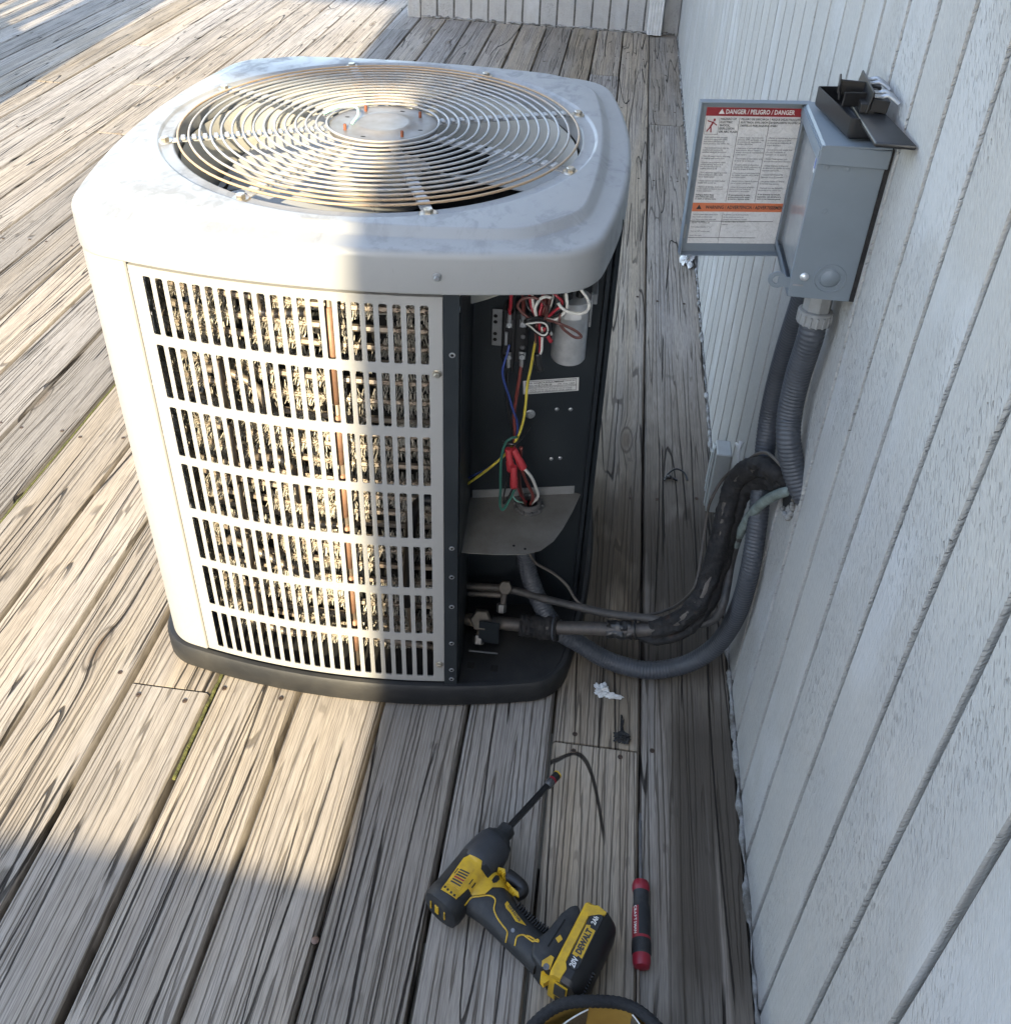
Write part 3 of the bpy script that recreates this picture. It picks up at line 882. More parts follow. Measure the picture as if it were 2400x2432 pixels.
for (pts, mk_) in [([(0.05, -0.10, 0.60), (0.09, -0.13, 0.63), (0.13, -0.10, 0.62), (0.12, -0.05, 0.63), (0.07, -0.06, 0.64), (0.06, -0.11, 0.62)], 'w_white'),
                   ([(0.06, -0.11, 0.60), (0.11, -0.14, 0.61), (0.16, -0.11, 0.64), (0.17, -0.06, 0.60)], 'w_white'),
                   ([(0.08, -0.09, 0.59), (0.14, -0.09, 0.63), (0.19, -0.12, 0.61)], 'w_red'), ([(0.08, -0.08, 0.59), (0.15, -0.08, 0.625), (0.2, -0.11, 0.60)], 'w_red')]:
    b = MB(); b.tube(pts, 0.004, n=7); b.build('lead_wire', M[mk_], unit, 179)

# ---- spine-fin coil: each wrap of tube carries a fringe of fins
coil = empty('coil'); coil.parent = unit
def coil_path(half, z, x0=-1.0):
    return [(x, y, z) for x, y in footprint(half, 0.10, 12, 6)]
def open_loop(pts):
    """the coil stops either side of the electrical corner"""
    cut = [i for i, p in enumerate(pts) if p[0] > 0.155 and p[1] < -0.135]
    n = len(pts); k = max(cut) + 1
    seq = [pts[(k + i) % n] for i in range(n)]
    return [p for p in seq if not (p[0] > 0.155 and p[1] < -0.135)]
rc_ = random.Random(11)
for j in range(24):
    z = 0.075 + j * 0.0295
    half = 0.311 + rc_.uniform(-0.006, 0.006)
    pts = open_loop(coil_path(half, z))
    b = MB()
    n = len(pts)
    b.tube(pts, 0.0052, n=6, sub=1, m=1)
    # fins on the front and left runs (the ones that can be seen), sparser elsewhere
    for i in range(n - 1):
        p = Vector(pts[i]); q = Vector(pts[i + 1])
        mid = (p + q) / 2
        T = (q - p); ln = T.length; T.normalize()
        O = Vector((T.y, -T.x, 0))
        vis = (mid.y < -0.18) or (mid.x < -0.22)
        cnt = int(ln / (0.0024 if vis else 0.012))
        for c in range(cnt):
            if mnoise.noise((p + T * ln * c / cnt) * 26.0 + Vector((j * 3.1, 0, 0))) < -0.16: continue
            base = p + T * ln * (c + rc_.random()) / cnt
            for s_ in range(9 if vis else 5):
                a = R(-125 + 250 * (s_ + rc_.uniform(-0.4, 0.4)) / (8 if vis else 4))
                d = O * math.cos(a) + Vector((0, 0, 1)) * math.sin(a)
                d = (d + T * rc_.uniform(-0.35, 0.35)).normalized()
                ln2 = 0.0155 * rc_.uniform(0.75, 1.15)
                wv = T.cross(d).normalized() * 0.0009 if rc_.random() < 0.5 else T * 0.0011
                r0 = base + d * 0.004
                b.add([r0 - wv, r0 + wv, base + d * ln2 + wv * 0.4, base + d * ln2 - wv * 0.4], [(0, 1, 2, 3)])
    b.build('coil_wrap', [M['spine'], M['coppergrey']], coil, None)
# added black sheet standing in for the shade inside the coil
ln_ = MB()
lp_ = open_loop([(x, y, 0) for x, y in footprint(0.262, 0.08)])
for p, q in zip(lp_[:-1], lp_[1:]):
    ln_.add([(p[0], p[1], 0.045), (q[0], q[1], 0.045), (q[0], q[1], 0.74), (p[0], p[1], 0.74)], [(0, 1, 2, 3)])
ln_.build('inner_shade_sheet', M['blackmatt'], coil, 60)
# header tubes and return bends right behind the grille
def cyl(name, p, q, r, mat, parent=None, n=10):
    b = MB(); b.tube([p, q], r, n=n, sub=1); return b.build(name, mat, parent or unit, 179)
yg = lambda x, d: front_y(x, 0.372) + d
for seg in [(0.10, 0.17), (0.19, 0.27), (0.29, 0.375), (0.395, 0.475), (0.495, 0.58), (0.60, 0.75)]:
    x = 0.002
    cyl('header_tube', (x, yg(x, 0.016), seg[0]), (x, yg(x, 0.016), seg[1]), 0.0055, M['copper'])
cyl('header_tube', (0.002, yg(0.002, 0.019), 0.06), (0.002, yg(0.002, 0.019), 0.77), 0.0045, M['coppergrey'])
for z0, z1 in [(0.10, 0.20), (0.22, 0.31), (0.33, 0.42), (0.43, 0.53), (0.55, 0.64)]:
    xa = -0.162
    cyl('header_tube', (xa, yg(xa, 0.022), z0), (xa, yg(xa, 0.022), z1), 0.0062, M['coppergrey'])
for pts in [[(-0.098, yg(-.098, .03), 0.77), (-0.098, yg(-.098, .03), 0.735), (-0.085, yg(-.085, .03), 0.722), (-0.03, yg(-.03, .03), 0.73)],
            [(-0.19, yg(-.19, .035), 0.615), (-0.155, yg(-.155, .035), 0.615), (-0.12, yg(-.12, .035), 0.60), (-0.105, yg(-.105, .035), 0.57), (-0.10, yg(-.1, .035), 0.54)],
            [(-0.13, yg(-.13, .035), 0.47), (-0.09, yg(-.09, .03), 0.475), (-0.07, yg(-.07, .03), 0.44), (-0.07, yg(-.07, .03), 0.40)],
            [(-0.06, yg(-.06, .03), 0.395), (-0.06, yg(-.06, .03), 0.36), (0.0, yg(0, .03), 0.36)],
            [(-0.20, yg(-.2, .035), 0.29), (-0.14, yg(-.14, .03), 0.275), (-0.09, yg(-.09, .03), 0.25), (-0.06, yg(-.06, .03), 0.24)],
            [(-0.20, yg(-.2, .03), 0.12), (-0.11, yg(-.11, .03), 0.10), (-0.03, yg(-.03, .03), 0.13), (0.06, yg(.06, .03), 0.11), (0.13, yg(.13, .03), 0.10)],
            [(0.085, yg(.085, .03), 0.30), (0.088, yg(.088, .03), 0.22), (0.095, yg(.095, .03), 0.12)]]:
    b = MB(); b.tube(pts, 0.0058, n=9); b.build('return_bend', M['coppergrey'], unit, 179)
# black cable looping up inside on the right
b = MB(); b.tube([(0.085, yg(.085, .03), 0.20), (0.092, yg(.092, .03), 0.33), (0.10, yg(.1, .03), 0.40), (0.122, yg(.122, .03), 0.425), (0.14, yg(.14, .03), 0.40), (0.15, yg(.15, .03), 0.34)], 0.009, n=9)
b.build('black_cable', M['w_black'], unit, 179)

# ---- grille panels with real slots
def grille(name, x0, x1, ncol, sx0, pitch, slot_w, mat, rotq=0, half=0.372, screws_right=False):
    """bowed pressed-steel panel, 7 rows of upright slots"""
    zt = [0.769, 0.666, 0.563, 0.461, 0.357, 0.254, 0.150]; sh_ = 0.0875
    z_top, z_bot = 0.7815, 0.0505
    th = 0.0012
    lip = 0.0060
    b = MB()
    def P(x, z, d):   # d = depth behind the face
        y = front_y(x, half) + d
        v = Vector((x, y, z))
        return v
    def strip(xa, xb, za, zb, n=1):
        for i in range(n):
            xx0 = xa + (xb - xa) * i / n; xx1 = xa + (xb - xa) * (i + 1) / n
            b.add([P(xx0, za, 0), P(xx1, za, 0), P(xx1, zb, 0), P(xx0, zb, 0)], [(0, 1, 2, 3)])
    xr = sx0 + ncol * pitch
    zrow = [z_top] + [(zt[i] - sh_ + zt[i + 1]) / 2 for i in range(6)] + [z_bot]
    strip(x0, sx0 - pitch * 0.19, z_bot, z_top); strip(xr - pitch * 0.19, x1, z_bot, z_top)
    for r in range(7):
        for c in range(ncol):
            xa = sx0 + c * pitch - pitch * 0.19; xb = xa + pitch
            ha, hb = sx0 + c * pitch, sx0 + c * pitch + slot_w
            h0, h1 = zt[r] - sh_, zt[r]
            o0, o1 = zrow[r + 1], zrow[r]
            cr = 0.0016
            inner = [(ha + cr, h0), (hb - cr, h0), (hb, h0 + cr), (hb, h1 - cr), (hb - cr, h1), (ha + cr, h1), (ha, h1 - cr), (ha, h0 + cr)]
            outer = [(xa, o0), (xb, o0), (xb, o1), (xa, o1)]
            vs = [P(x, z, 0) for x, z in outer] + [P(x, z, 0) for x, z in inner] + [P(x, z, lip if 2 <= q_ <= 3 else 0.0014) for q_, (x, z) in enumerate(inner)]
            fs = [(0, 1, 5, 4), (1, 2, 7, 6), (2, 3, 9, 8), (3, 0, 11, 10), (1, 6, 5), (2, 8, 7), (3, 10, 9), (0, 4, 11)]
            for i in range(8):
                j = (i + 1) % 8
                fs.append((4 + i, 4 + j, 12 + j, 12 + i))
            b.add(vs, fs)
    # turned edges round the panel
    for (xa, xb) in ((x0, x0), (x1, x1)):
        b.add([P(xa, z_bot, 0), P(xa, z_top, 0), P(xa, z_top, 0.012), P(xa, z_bot, 0.012)], [(0, 1, 2, 3)])
    for z in (z_bot, z_top):
        n = 12
        for i in range(n):
            xa = x0 + (x1 - x0) * i / n; xb = x0 + (x1 - x0) * (i + 1) / n
            b.add([P(xa, z, 0), P(xb, z, 0), P(xb, z, 0.012), P(xa, z, 0.012)], [(0, 1, 2, 3)])
    o = b.build(name, mat, unit, None)
    bmx = bmesh.new(); bmx.from_mesh(o.data)
    bmesh.ops.remove_doubles(bmx, verts=bmx.verts, dist=0.00005)
    bmesh.ops.recalc_face_normals(bmx, faces=bmx.faces)
    bmx.to_mesh(o.data); bmx.free()
    o.rotation_euler = (0, 0, rotq)
    return o
# world x of the front panel -0.734 .. -0.330
FX0 = L(-0.735, 0.57, 0).x; FX1 = L(-0.3295, 0.55, 0).x
S0 = L(-0.7155, 0.56, 0).x
front = grille('grille_panel', FX0, FX1, 22, S0, 0.01705, 0.0104, M['panel'])
lp = grille('grille_panel', -0.235, 0.235, 26, -0.2165, 0.01705, 0.0104, M['panel'], rotq=-math.pi / 2)
bp = grille('grille_panel', -0.235, 0.235, 26, -0.2165, 0.01705, 0.0104, M['panel'], rotq=math.pi)
rp = grille('grille_panel', -0.120, 0.235, 19, -0.103, 0.01705, 0.0104, M['panel'], rotq=math.pi / 2)
# plain corner panels
def corner_panel(name, pred, half, rc, mat, z0=0.050, z1=0.80, th=0.003):
    pts = footprint(half, rc, 40, 12)
    sel = [i for i, p in enumerate(pts) if pred(*p)]
    n = len(pts)
    start = next(i for i in sel if ((i - 1) % n) not in sel)
    seq = []
    i = start
    while i in sel:
        seq.append(pts[i]); i = (i + 1) % n
    b = MB()
    vs = []; fs = []
    for (x, y) in seq:
        l_ = math.hypot(x, y); nx, ny = x / l_, y / l_
        vs += [(x, y, z0), (x, y, z1), (x - nx * th, y - ny * th, z1), (x - nx * th, y - ny * th, z0)]
    for j in range(len(seq) - 1):
        for k in range(4):
            fs.append((j * 4 + k, j * 4 + (k + 1) % 4, j * 4 + 4 + (k + 1) % 4, j * 4 + 4 + k))
    fs += [(0, 1, 2, 3), tuple(reversed([len(vs) - 4 + k for k in range(4)]))]
    b.add(vs, fs)
    o = b.build(name, mat, unit, 30)
    bmx = bmesh.new(); bmx.from_mesh(o.data); bmesh.ops.recalc_face_normals(bmx, faces=bmx.faces); bmx.to_mesh(o.data); bmx.free()
    return o
corner_panel('corner_panel', lambda x, y: (y < 0 and x < FX0 - 0.001 and x < 0 and (y < -0.236 or x < -0.236)) and not (x > FX0) and y < -0.236, 0.3745, 0.072, M['panel'])
corner_panel('corner_panel', lambda x, y: x < 0 and y > 0 and x < -0.236 and y > 0.236, 0.3745, 0.072, M['panel'])
corner_panel('corner_panel', lambda x, y: x > 0.236 and y > 0.236, 0.3745, 0.072, M['panel'])

# hex screws of the front
def hexscrew(p, axis, parent, r=0.0062, wash=0.0085, mat=None):
    b = MB(); b.lathe([(wash, 0.0), (wash, 0.001), (wash * 0.86, 0.0016)], p, axis, 18)
    b.lathe([(r * 0.9, 0.0012), (r * 0.9, 0.0048), (r * 0.7, 0.0056)], p, axis, 6)
    return b.build('screw', mat or M['bolt'], parent, 30)
for z in (0.668, 0.094):
    x = FX1 - 0.0075
    hexscrew((x, front_y(x, 0.372) - 0.0002, z), (0.12, -1, 0), unit, 0.0048, 0.0062)
px = L(-0.334, 0.535, 0).x
hexscrew((px, front_y(px, 0.3821) - 0.0002, 0.815), (0.12, -1, 0), cover, 0.0042, 0.0056, M['galv'])
hexscrew((-0.3585, -0.21, 0.815), (-1, -0.15, 0), cover, 0.0042, 0.0056, M['galv'])

# ---------------------------------------------------------------- open electrical corner of the unit
def wall_quad(name, a, b_, z0, z1, th, mat, parent=None):
    """upright plate from a to b_ (measured x, y), thickness th to the left of a->b"""
    A = L(a[0], a[1], 0); B = L(b_[0], b_[1], 0)
    d = (B - A).normalized(); nrm = Vector((-d.y, d.x, 0)) * th
    q = MB()
    v = [A, B, B + nrm, A + nrm]
    q.add([(p.x, p.y, z0) for p in v] + [(p.x, p.y, z1) for p in v],
          [(3, 2, 1, 0), (4, 5, 6, 7), (0, 1, 5, 4), (1, 2, 6, 5), (2, 3, 7, 6), (3, 0, 4, 7)])
    return q.build(name, mat, parent or unit, None)
post = wall_quad('corner_post', (-0.3285, 0.5535), (-0.3085, 0.5560), 0.046, 0.806, 0.010, M['slate'])
wall_quad('bay_side', (-0.3090, 0.5665), (-0.3180, 0.7230), 0.046, 0.806, -0.0015, M['slate'])
bayback = wall_quad('bay_back', (-0.3180, 0.7250), (-0.1300, 0.7680), 0.046, 0.806, 0.0015, M['slate'])
wall_quad('side_post', (-0.1318, 0.7600), (-0.1262, 0.7620), 0.046, 0.806, 0.012, M['slate'])
wall_quad('side_post', (-0.1225, 0.7700), (-0.1160, 0.7740), 0.046, 0.806, 0.024, M['slate'])
for z in (0.700, 0.360, 0.300, 0.235, 0.150, 0.085, 0.062):
    b = MB(); b.lathe([(0.0042, 0.0), (0.0040, 0.0005), (0.0022, 0.0007), (0.0020, 0.0002), (0.0, 0.0002)], L(-0.3170, 0.5547, z), (0.12, -1, 0), 12)
    b.build('screw_hole', M['galv'], post, None)
    b = MB(); b.lathe([(0.0022, 0.0), (0.0, 0.0002)], L(-0.3170, 0.5541, z), (0.12, -1, 0), 12)
    b.build('screw_hole', M['hole'], post, None)

# shelf with its bushing
sp_ = [(-0.314, 0.598), (-0.26, 0.602), (-0.212, 0.610), (-0.190, 0.622), (-0.172, 0.645), (-0.160, 0.675), (-0.148, 0.715), (-0.137, 0.762), (-0.145, 0.764), (-0.3165, 0.7238)]
sh2 = MB(); sh2.prism([(L(x, y, 0).x, L(x, y, 0).y) for x, y in sp_], 0.3085, 0.3100)
shelf = sh2.build('shelf', M['shelf'], unit, None)
wall_quad('shelf_flange', (-0.3130, 0.7232), (-0.1480, 0.7612), 0.310, 0.3265, 0.0012, simple('pale_flange', (0.26, 0.265, 0.27), (0.2, 0.2, 0.2), 0.55, 0.1, 30), shelf)
bz = MB(); c_ = L(-0.219, 0.719, 0.310)
bz.lathe([(0.024, 0.0), (0.024, 0.003), (0.021, 0.0045), (0.019, 0.0115), (0.016, 0.0125), (0.0135, 0.010), (0.0135, 0.0)], c_, n=28)
for i in range(10):
    a = 2 * math.pi * i / 10
    bz.box(c_ + Vector((0.0225 * math.cos(a), 0.0225 * math.sin(a), 0.003)), (0.006, 0.004, 0.006), rot=a, bev=0.001)
bz.build('bushing', simple('dark_grey_bushing', (0.07, 0.07, 0.072), (0.12, 0.115, 0.11), 0.55, 0.2, 80), shelf, 40)
for (x, y) in ((-0.232, 0.625), (-0.214, 0.621)):
    b = MB(); b.lathe([(0.0022, 0.0), (0.0, 0.0003)], L(x, y, 0.3102), n=10); b.build('screw_hole', M['hole'], shelf, None)

# capacitor
cpn = empty('capacitor'); cpn.parent = unit
c_ = L(-0.1755, 0.703, 0.0)
b = MB(); b.lathe([(0.0, 0.617), (0.0225, 0.617), (0.0245, 0.620), (0.0245, 0.712), (0.0258, 0.714), (0.0258, 0.718), (0.0235, 0.718)], (c_.x, c_.y, 0), n=40)
b.build('can', M['alu'], cpn, 40)
b = MB(); b.lathe([(0.0235, 0.7165), (0.0, 0.7165)], (c_.x, c_.y, 0), n=30); b.lathe([(0.008, 0.7165), (0.008, 0.728), (0.005, 0.729)], (c_.x - 0.008, c_.y - 0.004, 0), n=14)
b.lathe([(0.006, 0.7165), (0.006, 0.726), (0.004, 0.727)], (c_.x + 0.010, c_.y + 0.002, 0), n=14)
b.build('terminal_cap', M['black'], cpn, 40)
b = MB()
for i in range(8):
    a0, a1 = R(-112 + 7 * i), R(-105 + 7 * i)
    r = 0.0248
    b.add([(c_.x + r * math.cos(a0), c_.y + r * math.sin(a0), 0.694), (c_.x + r * math.cos(a1), c_.y + r * math.sin(a1), 0.694),
           (c_.x + r * math.cos(a1), c_.y + r * math.sin(a1), 0.708), (c_.x + r * math.cos(a0), c_.y + r * math.sin(a0), 0.708)], [(0, 1, 2, 3)])
b.build('sticker', M['white'], cpn, 60)
b = MB(); b.box(L(-0.1490, 0.706, 0.698), (0.0035, 0.010, 0.052), bev=0.001); b.box(L(-0.146, 0.735, 0.712), (0.008, 0.05, 0.016), bev=0.001)
b.build('mount_strap', M['galv'], cpn, 30)

# contactor on its plate
ct = empty('contactor'); ct.parent = unit
b = MB(); b.box(L(-0.2745, 0.7285, 0.640), (0.030, 0.002, 0.062), bev=0.0008); b.build('mount_plate', M['galv'], ct, 30)
for z in (0.660, 0.650, 0.630, 0.620):
    h = MB(); h.lathe([(0.0030, 0), (0.0, 0.0002)], L(-0.2845, 0.7272, z), (0, -1, 0), 12); h.build('plate_hole', M['hole'], ct, None)
b = MB(); b.box(L(-0.2535, 0.7130, 0.646), (0.037, 0.034, 0.084), bev=0.003)
b.build('body', M['black'], ct, 30)
for (x, z) in ((-0.2660, 0.684), (-0.2535, 0.686), (-0.2410, 0.684), (-0.2660, 0.606), (-0.2535, 0.603), (-0.2390, 0.606), (-0.2540, 0.646)):
    b = MB(); b.box(L(x, 0.698, z), (0.0032 if x == -0.2535 else 0.004, 0.022, 0.022 if x != -0.2540 else 0.09), bev=0.001); b.build('divider', M['black'], ct, 30)
for (x, z, big) in ((-0.2600, 0.671, 1), (-0.2410, 0.674, 1), (-0.2590, 0.617, 1), (-0.2400, 0.620, 1), (-0.2400, 0.654, 0), (-0.2400, 0.636, 0)):
    p = L(x, 0.689, z)
    b = MB()
    if big:
        b.box(p + Vector((0, 0.002, 0.0)), (0.0100, 0.0022, 0.0125), bev=0.0006)
        b.lathe([(0.0046, 0.0), (0.0046, 0.0022), (0.0038, 0.0032), (0.0015, 0.0032), (0.0012, 0.0024), (0.0, 0.0024)], p, (0.05, -1, 0.15), 16)
        s_ = 1 if z > 0.65 else -1
        b.lathe([(0.0034, 0.0), (0.0034, 0.012), (0.0028, 0.0125)], p + Vector((0, 0.0005, s_ * 0.005)), (0, 0.0, s_), 12)
        b.build('terminal', M['galv'], ct, 40)
    else:
        b.lathe([(0.0034, 0.0), (0.0034, 0.0018), (0.0026, 0.0026), (0.0, 0.0026)], p, (0, -1, 0.1), 14)
        b.build('terminal', M['steel'], ct, 40)
b = MB(); b.box(L(-0.2640, 0.690, 0.647), (0.0042, 0.003, 0.022), bev=0.0006); b.box(L(-0.2535 - 0.001, 0.690, 0.641), (0.0022, 0.003, 0.040), bev=0.0005)
b.build('busbar', M['galv'], ct, 30)

# wiring: each conductor a part
def wire(pts, r, m, name='wire', n=8, sub=5):
    b = MB(); b.tube(LL(pts), r, n=n, sub=sub); return b.build(name, M[m], unit, 179)
wire([(-0.259, 0.690, 0.637), (-0.261, 0.684, 0.625), (-0.265, 0.68, 0.608), (-0.266, 0.68, 0.594), (-0.262, 0.68, 0.575), (-0.256, 0.68, 0.557), (-0.248, 0.68, 0.529), (-0.242, 0.68, 0.512), (-0.2405, 0.68, 0.493), (-0.243, 0.68, 0.470), (-0.262, 0.68, 0.440), (-0.285, 0.68, 0.412), (-0.316, 0.686, 0.384)], 0.0018, 'w_blue')
wire([(-0.2595, 0.690, 0.602), (-0.261, 0.69, 0.567), (-0.258, 0.69, 0.532), (-0.253, 0.69, 0.503), (-0.246, 0.69, 0.472), (-0.249, 0.672, 0.44)], 0.0022, 'w_black')
wire([(-0.2402, 0.689, 0.606), (-0.242, 0.685, 0.580), (-0.245, 0.685, 0.549), (-0.247, 0.685, 0.518), (-0.244, 0.682, 0.484), (-0.243, 0.668, 0.465)], 0.0026, 'w_darkred')
wire([(-0.220, 0.668, 0.662), (-0.222, 0.675, 0.648), (-0.225, 0.675, 0.616), (-0.229, 0.675, 0.581), (-0.230, 0.675, 0.546), (-0.232, 0.675, 0.517), (-0.237, 0.675, 0.492), (-0.244, 0.675, 0.472), (-0.253, 0.675, 0.455), (-0.267, 0.675, 0.435), (-0.286, 0.675, 0.412), (-0.316, 0.680, 0.376)], 0.0021, 'w_yellow')
wire([(-0.240, 0.668, 0.490), (-0.247, 0.662, 0.492), (-0.256, 0.66, 0.482), (-0.2605, 0.66, 0.455), (-0.261, 0.66, 0.42), (-0.260, 0.66, 0.391), (-0.260, 0.66, 0.360), (-0.255, 0.66, 0.350), (-0.246, 0.662, 0.369), (-0.238, 0.664, 0.392)], 0.0020, 'w_green')
wire([(-0.246, 0.664, 0.432), (-0.250, 0.662, 0.41), (-0.2545, 0.662, 0.38), (-0.254, 0.662, 0.362), (-0.244, 0.664, 0.385), (-0.240, 0.666, 0.402)], 0.0013, 'w_black')
wire([(-0.2265, 0.662, 0.438), (-0.214, 0.668, 0.415), (-0.207, 0.68, 0.385), (-0.204, 0.70, 0.350), (-0.213, 0.714, 0.322), (-0.219, 0.72, 0.306)], 0.0024, 'w_white')
wire([(-0.233, 0.672, 0.469), (-0.232, 0.676, 0.431), (-0.224, 0.684, 0.395), (-0.212, 0.700, 0.35), (-0.217, 0.716, 0.315)], 0.0026, 'w_darkred')
wire([(-0.236, 0.675, 0.455), (-0.2355, 0.682, 0.42), (-0.233, 0.695, 0.37), (-0.226, 0.712, 0.325), (-0.222, 0.72, 0.306)], 0.0026, 'w_brown')
wire([(-0.239, 0.664, 0.404), (-0.243, 0.672, 0.375), (-0.237, 0.69, 0.345), (-0.228, 0.712, 0.322), (-0.222, 0.72, 0.306)], 0.0013, 'w_mint')
wire([(-0.238, 0.664, 0.404), (-0.234, 0.676, 0.380), (-0.230, 0.70, 0.345), (-0.222, 0.716, 0.320)], 0.0013, 'w_red')
for (a, b_) in (((-0.251, 0.661, 0.472), (-0.2455, 0.661, 0.431)), ((-0.243, 0.659, 0.474), (-0.227, 0.661, 0.438)), ((-0.2412, 0.653, 0.446), (-0.2392, 0.655, 0.404))):
    A, B = L(*a), L(*b_); b = MB()
    ln2 = (B - A).length
    b.lathe([(0.0046, 0.0), (0.0052, 0.001), (0.0052, ln2 * 0.55), (0.0062, ln2 * 0.60), (0.0064, ln2 * 0.97), (0.0056, ln2)], A, (B - A), 14)
    b.build('crimp_connector', M['crimp'], unit, 35)
# tie and screw on the back
b = MB(); b.tube(LL([(-0.262, 0.672, 0.475), (-0.243, 0.668, 0.476), (-0.232, 0.684, 0.480), (-0.224, 0.705, 0.484)]), 0.0018, n=6); b.build('tie', M['w_black'], unit, 60)
hexscrew(L(-0.2275, 0.7445, 0.478), (0.2, -1, 0.1), bayback, 0.0062, 0.0078, M['galv'])
for (x, z) in ((-0.187, 0.485), (-0.166, 0.484), (-0.190, 0.385), (-0.176, 0.386)):
    b = MB(); b.lathe([(0.0036, 0), (0.0028, 0.0012), (0.0, 0.0016)], L(x, 0.725 + (x + 0.318) * 0.2287 - 0.0005, z), (0.2, -1, 0), 12); b.build('rivet', M['galv'], bayback, 60)
# bundle of fan and compressor leads
wire([(-0.257, 0.672, 0.76), (-0.258, 0.675, 0.709), (-0.260, 0.684, 0.699), (-0.2600, 0.689, 0.688)], 0.0024, 'w_red')
wire([(-0.252, 0.675, 0.76), (-0.254, 0.676, 0.715), (-0.258, 0.684, 0.700), (-0.2600, 0.689, 0.690)], 0.0020, 'w_black')
wire([(-0.242, 0.68, 0.76), (-0.241, 0.68, 0.712), (-0.2405, 0.688, 0.690)], 0.0030, 'w_darkred')
wire([(-0.216, 0.66, 0.700), (-0.230, 0.655, 0.706), (-0.240, 0.655, 0.713), (-0.246, 0.655, 0.722), (-0.243, 0.655, 0.731), (-0.233, 0.655, 0.7365), (-0.223, 0.655, 0.737), (-0.214, 0.655, 0.733), (-0.208, 0.655, 0.723), (-0.207, 0.657, 0.710), (-0.212, 0.66, 0.699)], 0.0020, 'w_brown')
wire([(-0.193, 0.648, 0.737), (-0.185, 0.645, 0.730), (-0.174, 0.645, 0.726), (-0.163, 0.645, 0.7255), (-0.154, 0.646, 0.730), (-0.152, 0.648, 0.739), (-0.157, 0.65, 0.750), (-0.172, 0.655, 0.765)], 0.0022, 'w_white')
wire([(-0.206, 0.656, 0.706), (-0.195, 0.65, 0.709), (-0.187, 0.65, 0.717), (-0.181, 0.65, 0.728), (-0.181, 0.65, 0.739), (-0.186, 0.653, 0.765)], 0.0023, 'w_white')
wire([(-0.206, 0.654, 0.706), (-0.191, 0.645, 0.708), (-0.176, 0.645, 0.703), (-0.164, 0.645, 0.697), (-0.158, 0.645, 0.690), (-0.166, 0.645, 0.688), (-0.176, 0.645, 0.694), (-0.184, 0.645, 0.701), (-0.189, 0.647, 0.710), (-0.188, 0.65, 0.720)], 0.0020, 'w_brown')
wire([(-0.219, 0.66, 0.700), (-0.223, 0.655, 0.719), (-0.221, 0.655, 0.728), (-0.217, 0.655, 0.736), (-0.210, 0.656, 0.740), (-0.203, 0.658, 0.738)], 0.0023, 'w_white')
fan_w = [((-0.217, 0.708), (-0.215, 0.721), (-0.213, 0.76), 'w_red'), ((-0.225, 0.708), (-0.230, 0.719), (-0.238, 0.76), 'w_red'), ((-0.208, 0.706), (-0.203, 0.722), (-0.198, 0.76), 'w_white'),
         ((-0.210, 0.705), (-0.206, 0.722), (-0.202, 0.76), 'w_brown'), ((-0.221, 0.706), (-0.2245, 0.722), (-0.227, 0.76), 'w_black'), ((-0.213, 0.706), (-0.211, 0.72), (-0.208, 0.76), 'w_darkred'),
         ((-0.206, 0.704), (-0.196, 0.720), (-0.192, 0.76), 'w_black'), ((-0.222, 0.706), (-0.2275, 0.722), (-0.231, 0.76), 'w_white'), ((-0.227, 0.706), (-0.236, 0.716), (-0.246, 0.76), 'w_black')]
for i, (a, b_, c, m) in enumerate(fan_w):
    yo = 0.663 + 0.0035 * (i % 3)
    wire([(-0.216, yo, 0.690), (a[0], yo, a[1]), (b_[0], yo + 0.004, b_[1]), (c[0], yo + 0.012, c[1])], 0.0024, m)
wire([(-0.205, 0.66, 0.706), (-0.197, 0.655, 0.720), (-0.189, 0.655, 0.729), (-0.188, 0.655, 0.737), (-0.195, 0.655, 0.743), (-0.205, 0.66, 0.750)], 0.0022, 'w_red')
wire([(-0.203, 0.66, 0.706), (-0.190, 0.658, 0.716), (-0.184, 0.656, 0.730), (-0.186, 0.656, 0.745), (-0.192, 0.66, 0.76)], 0.0024, 'w_black')
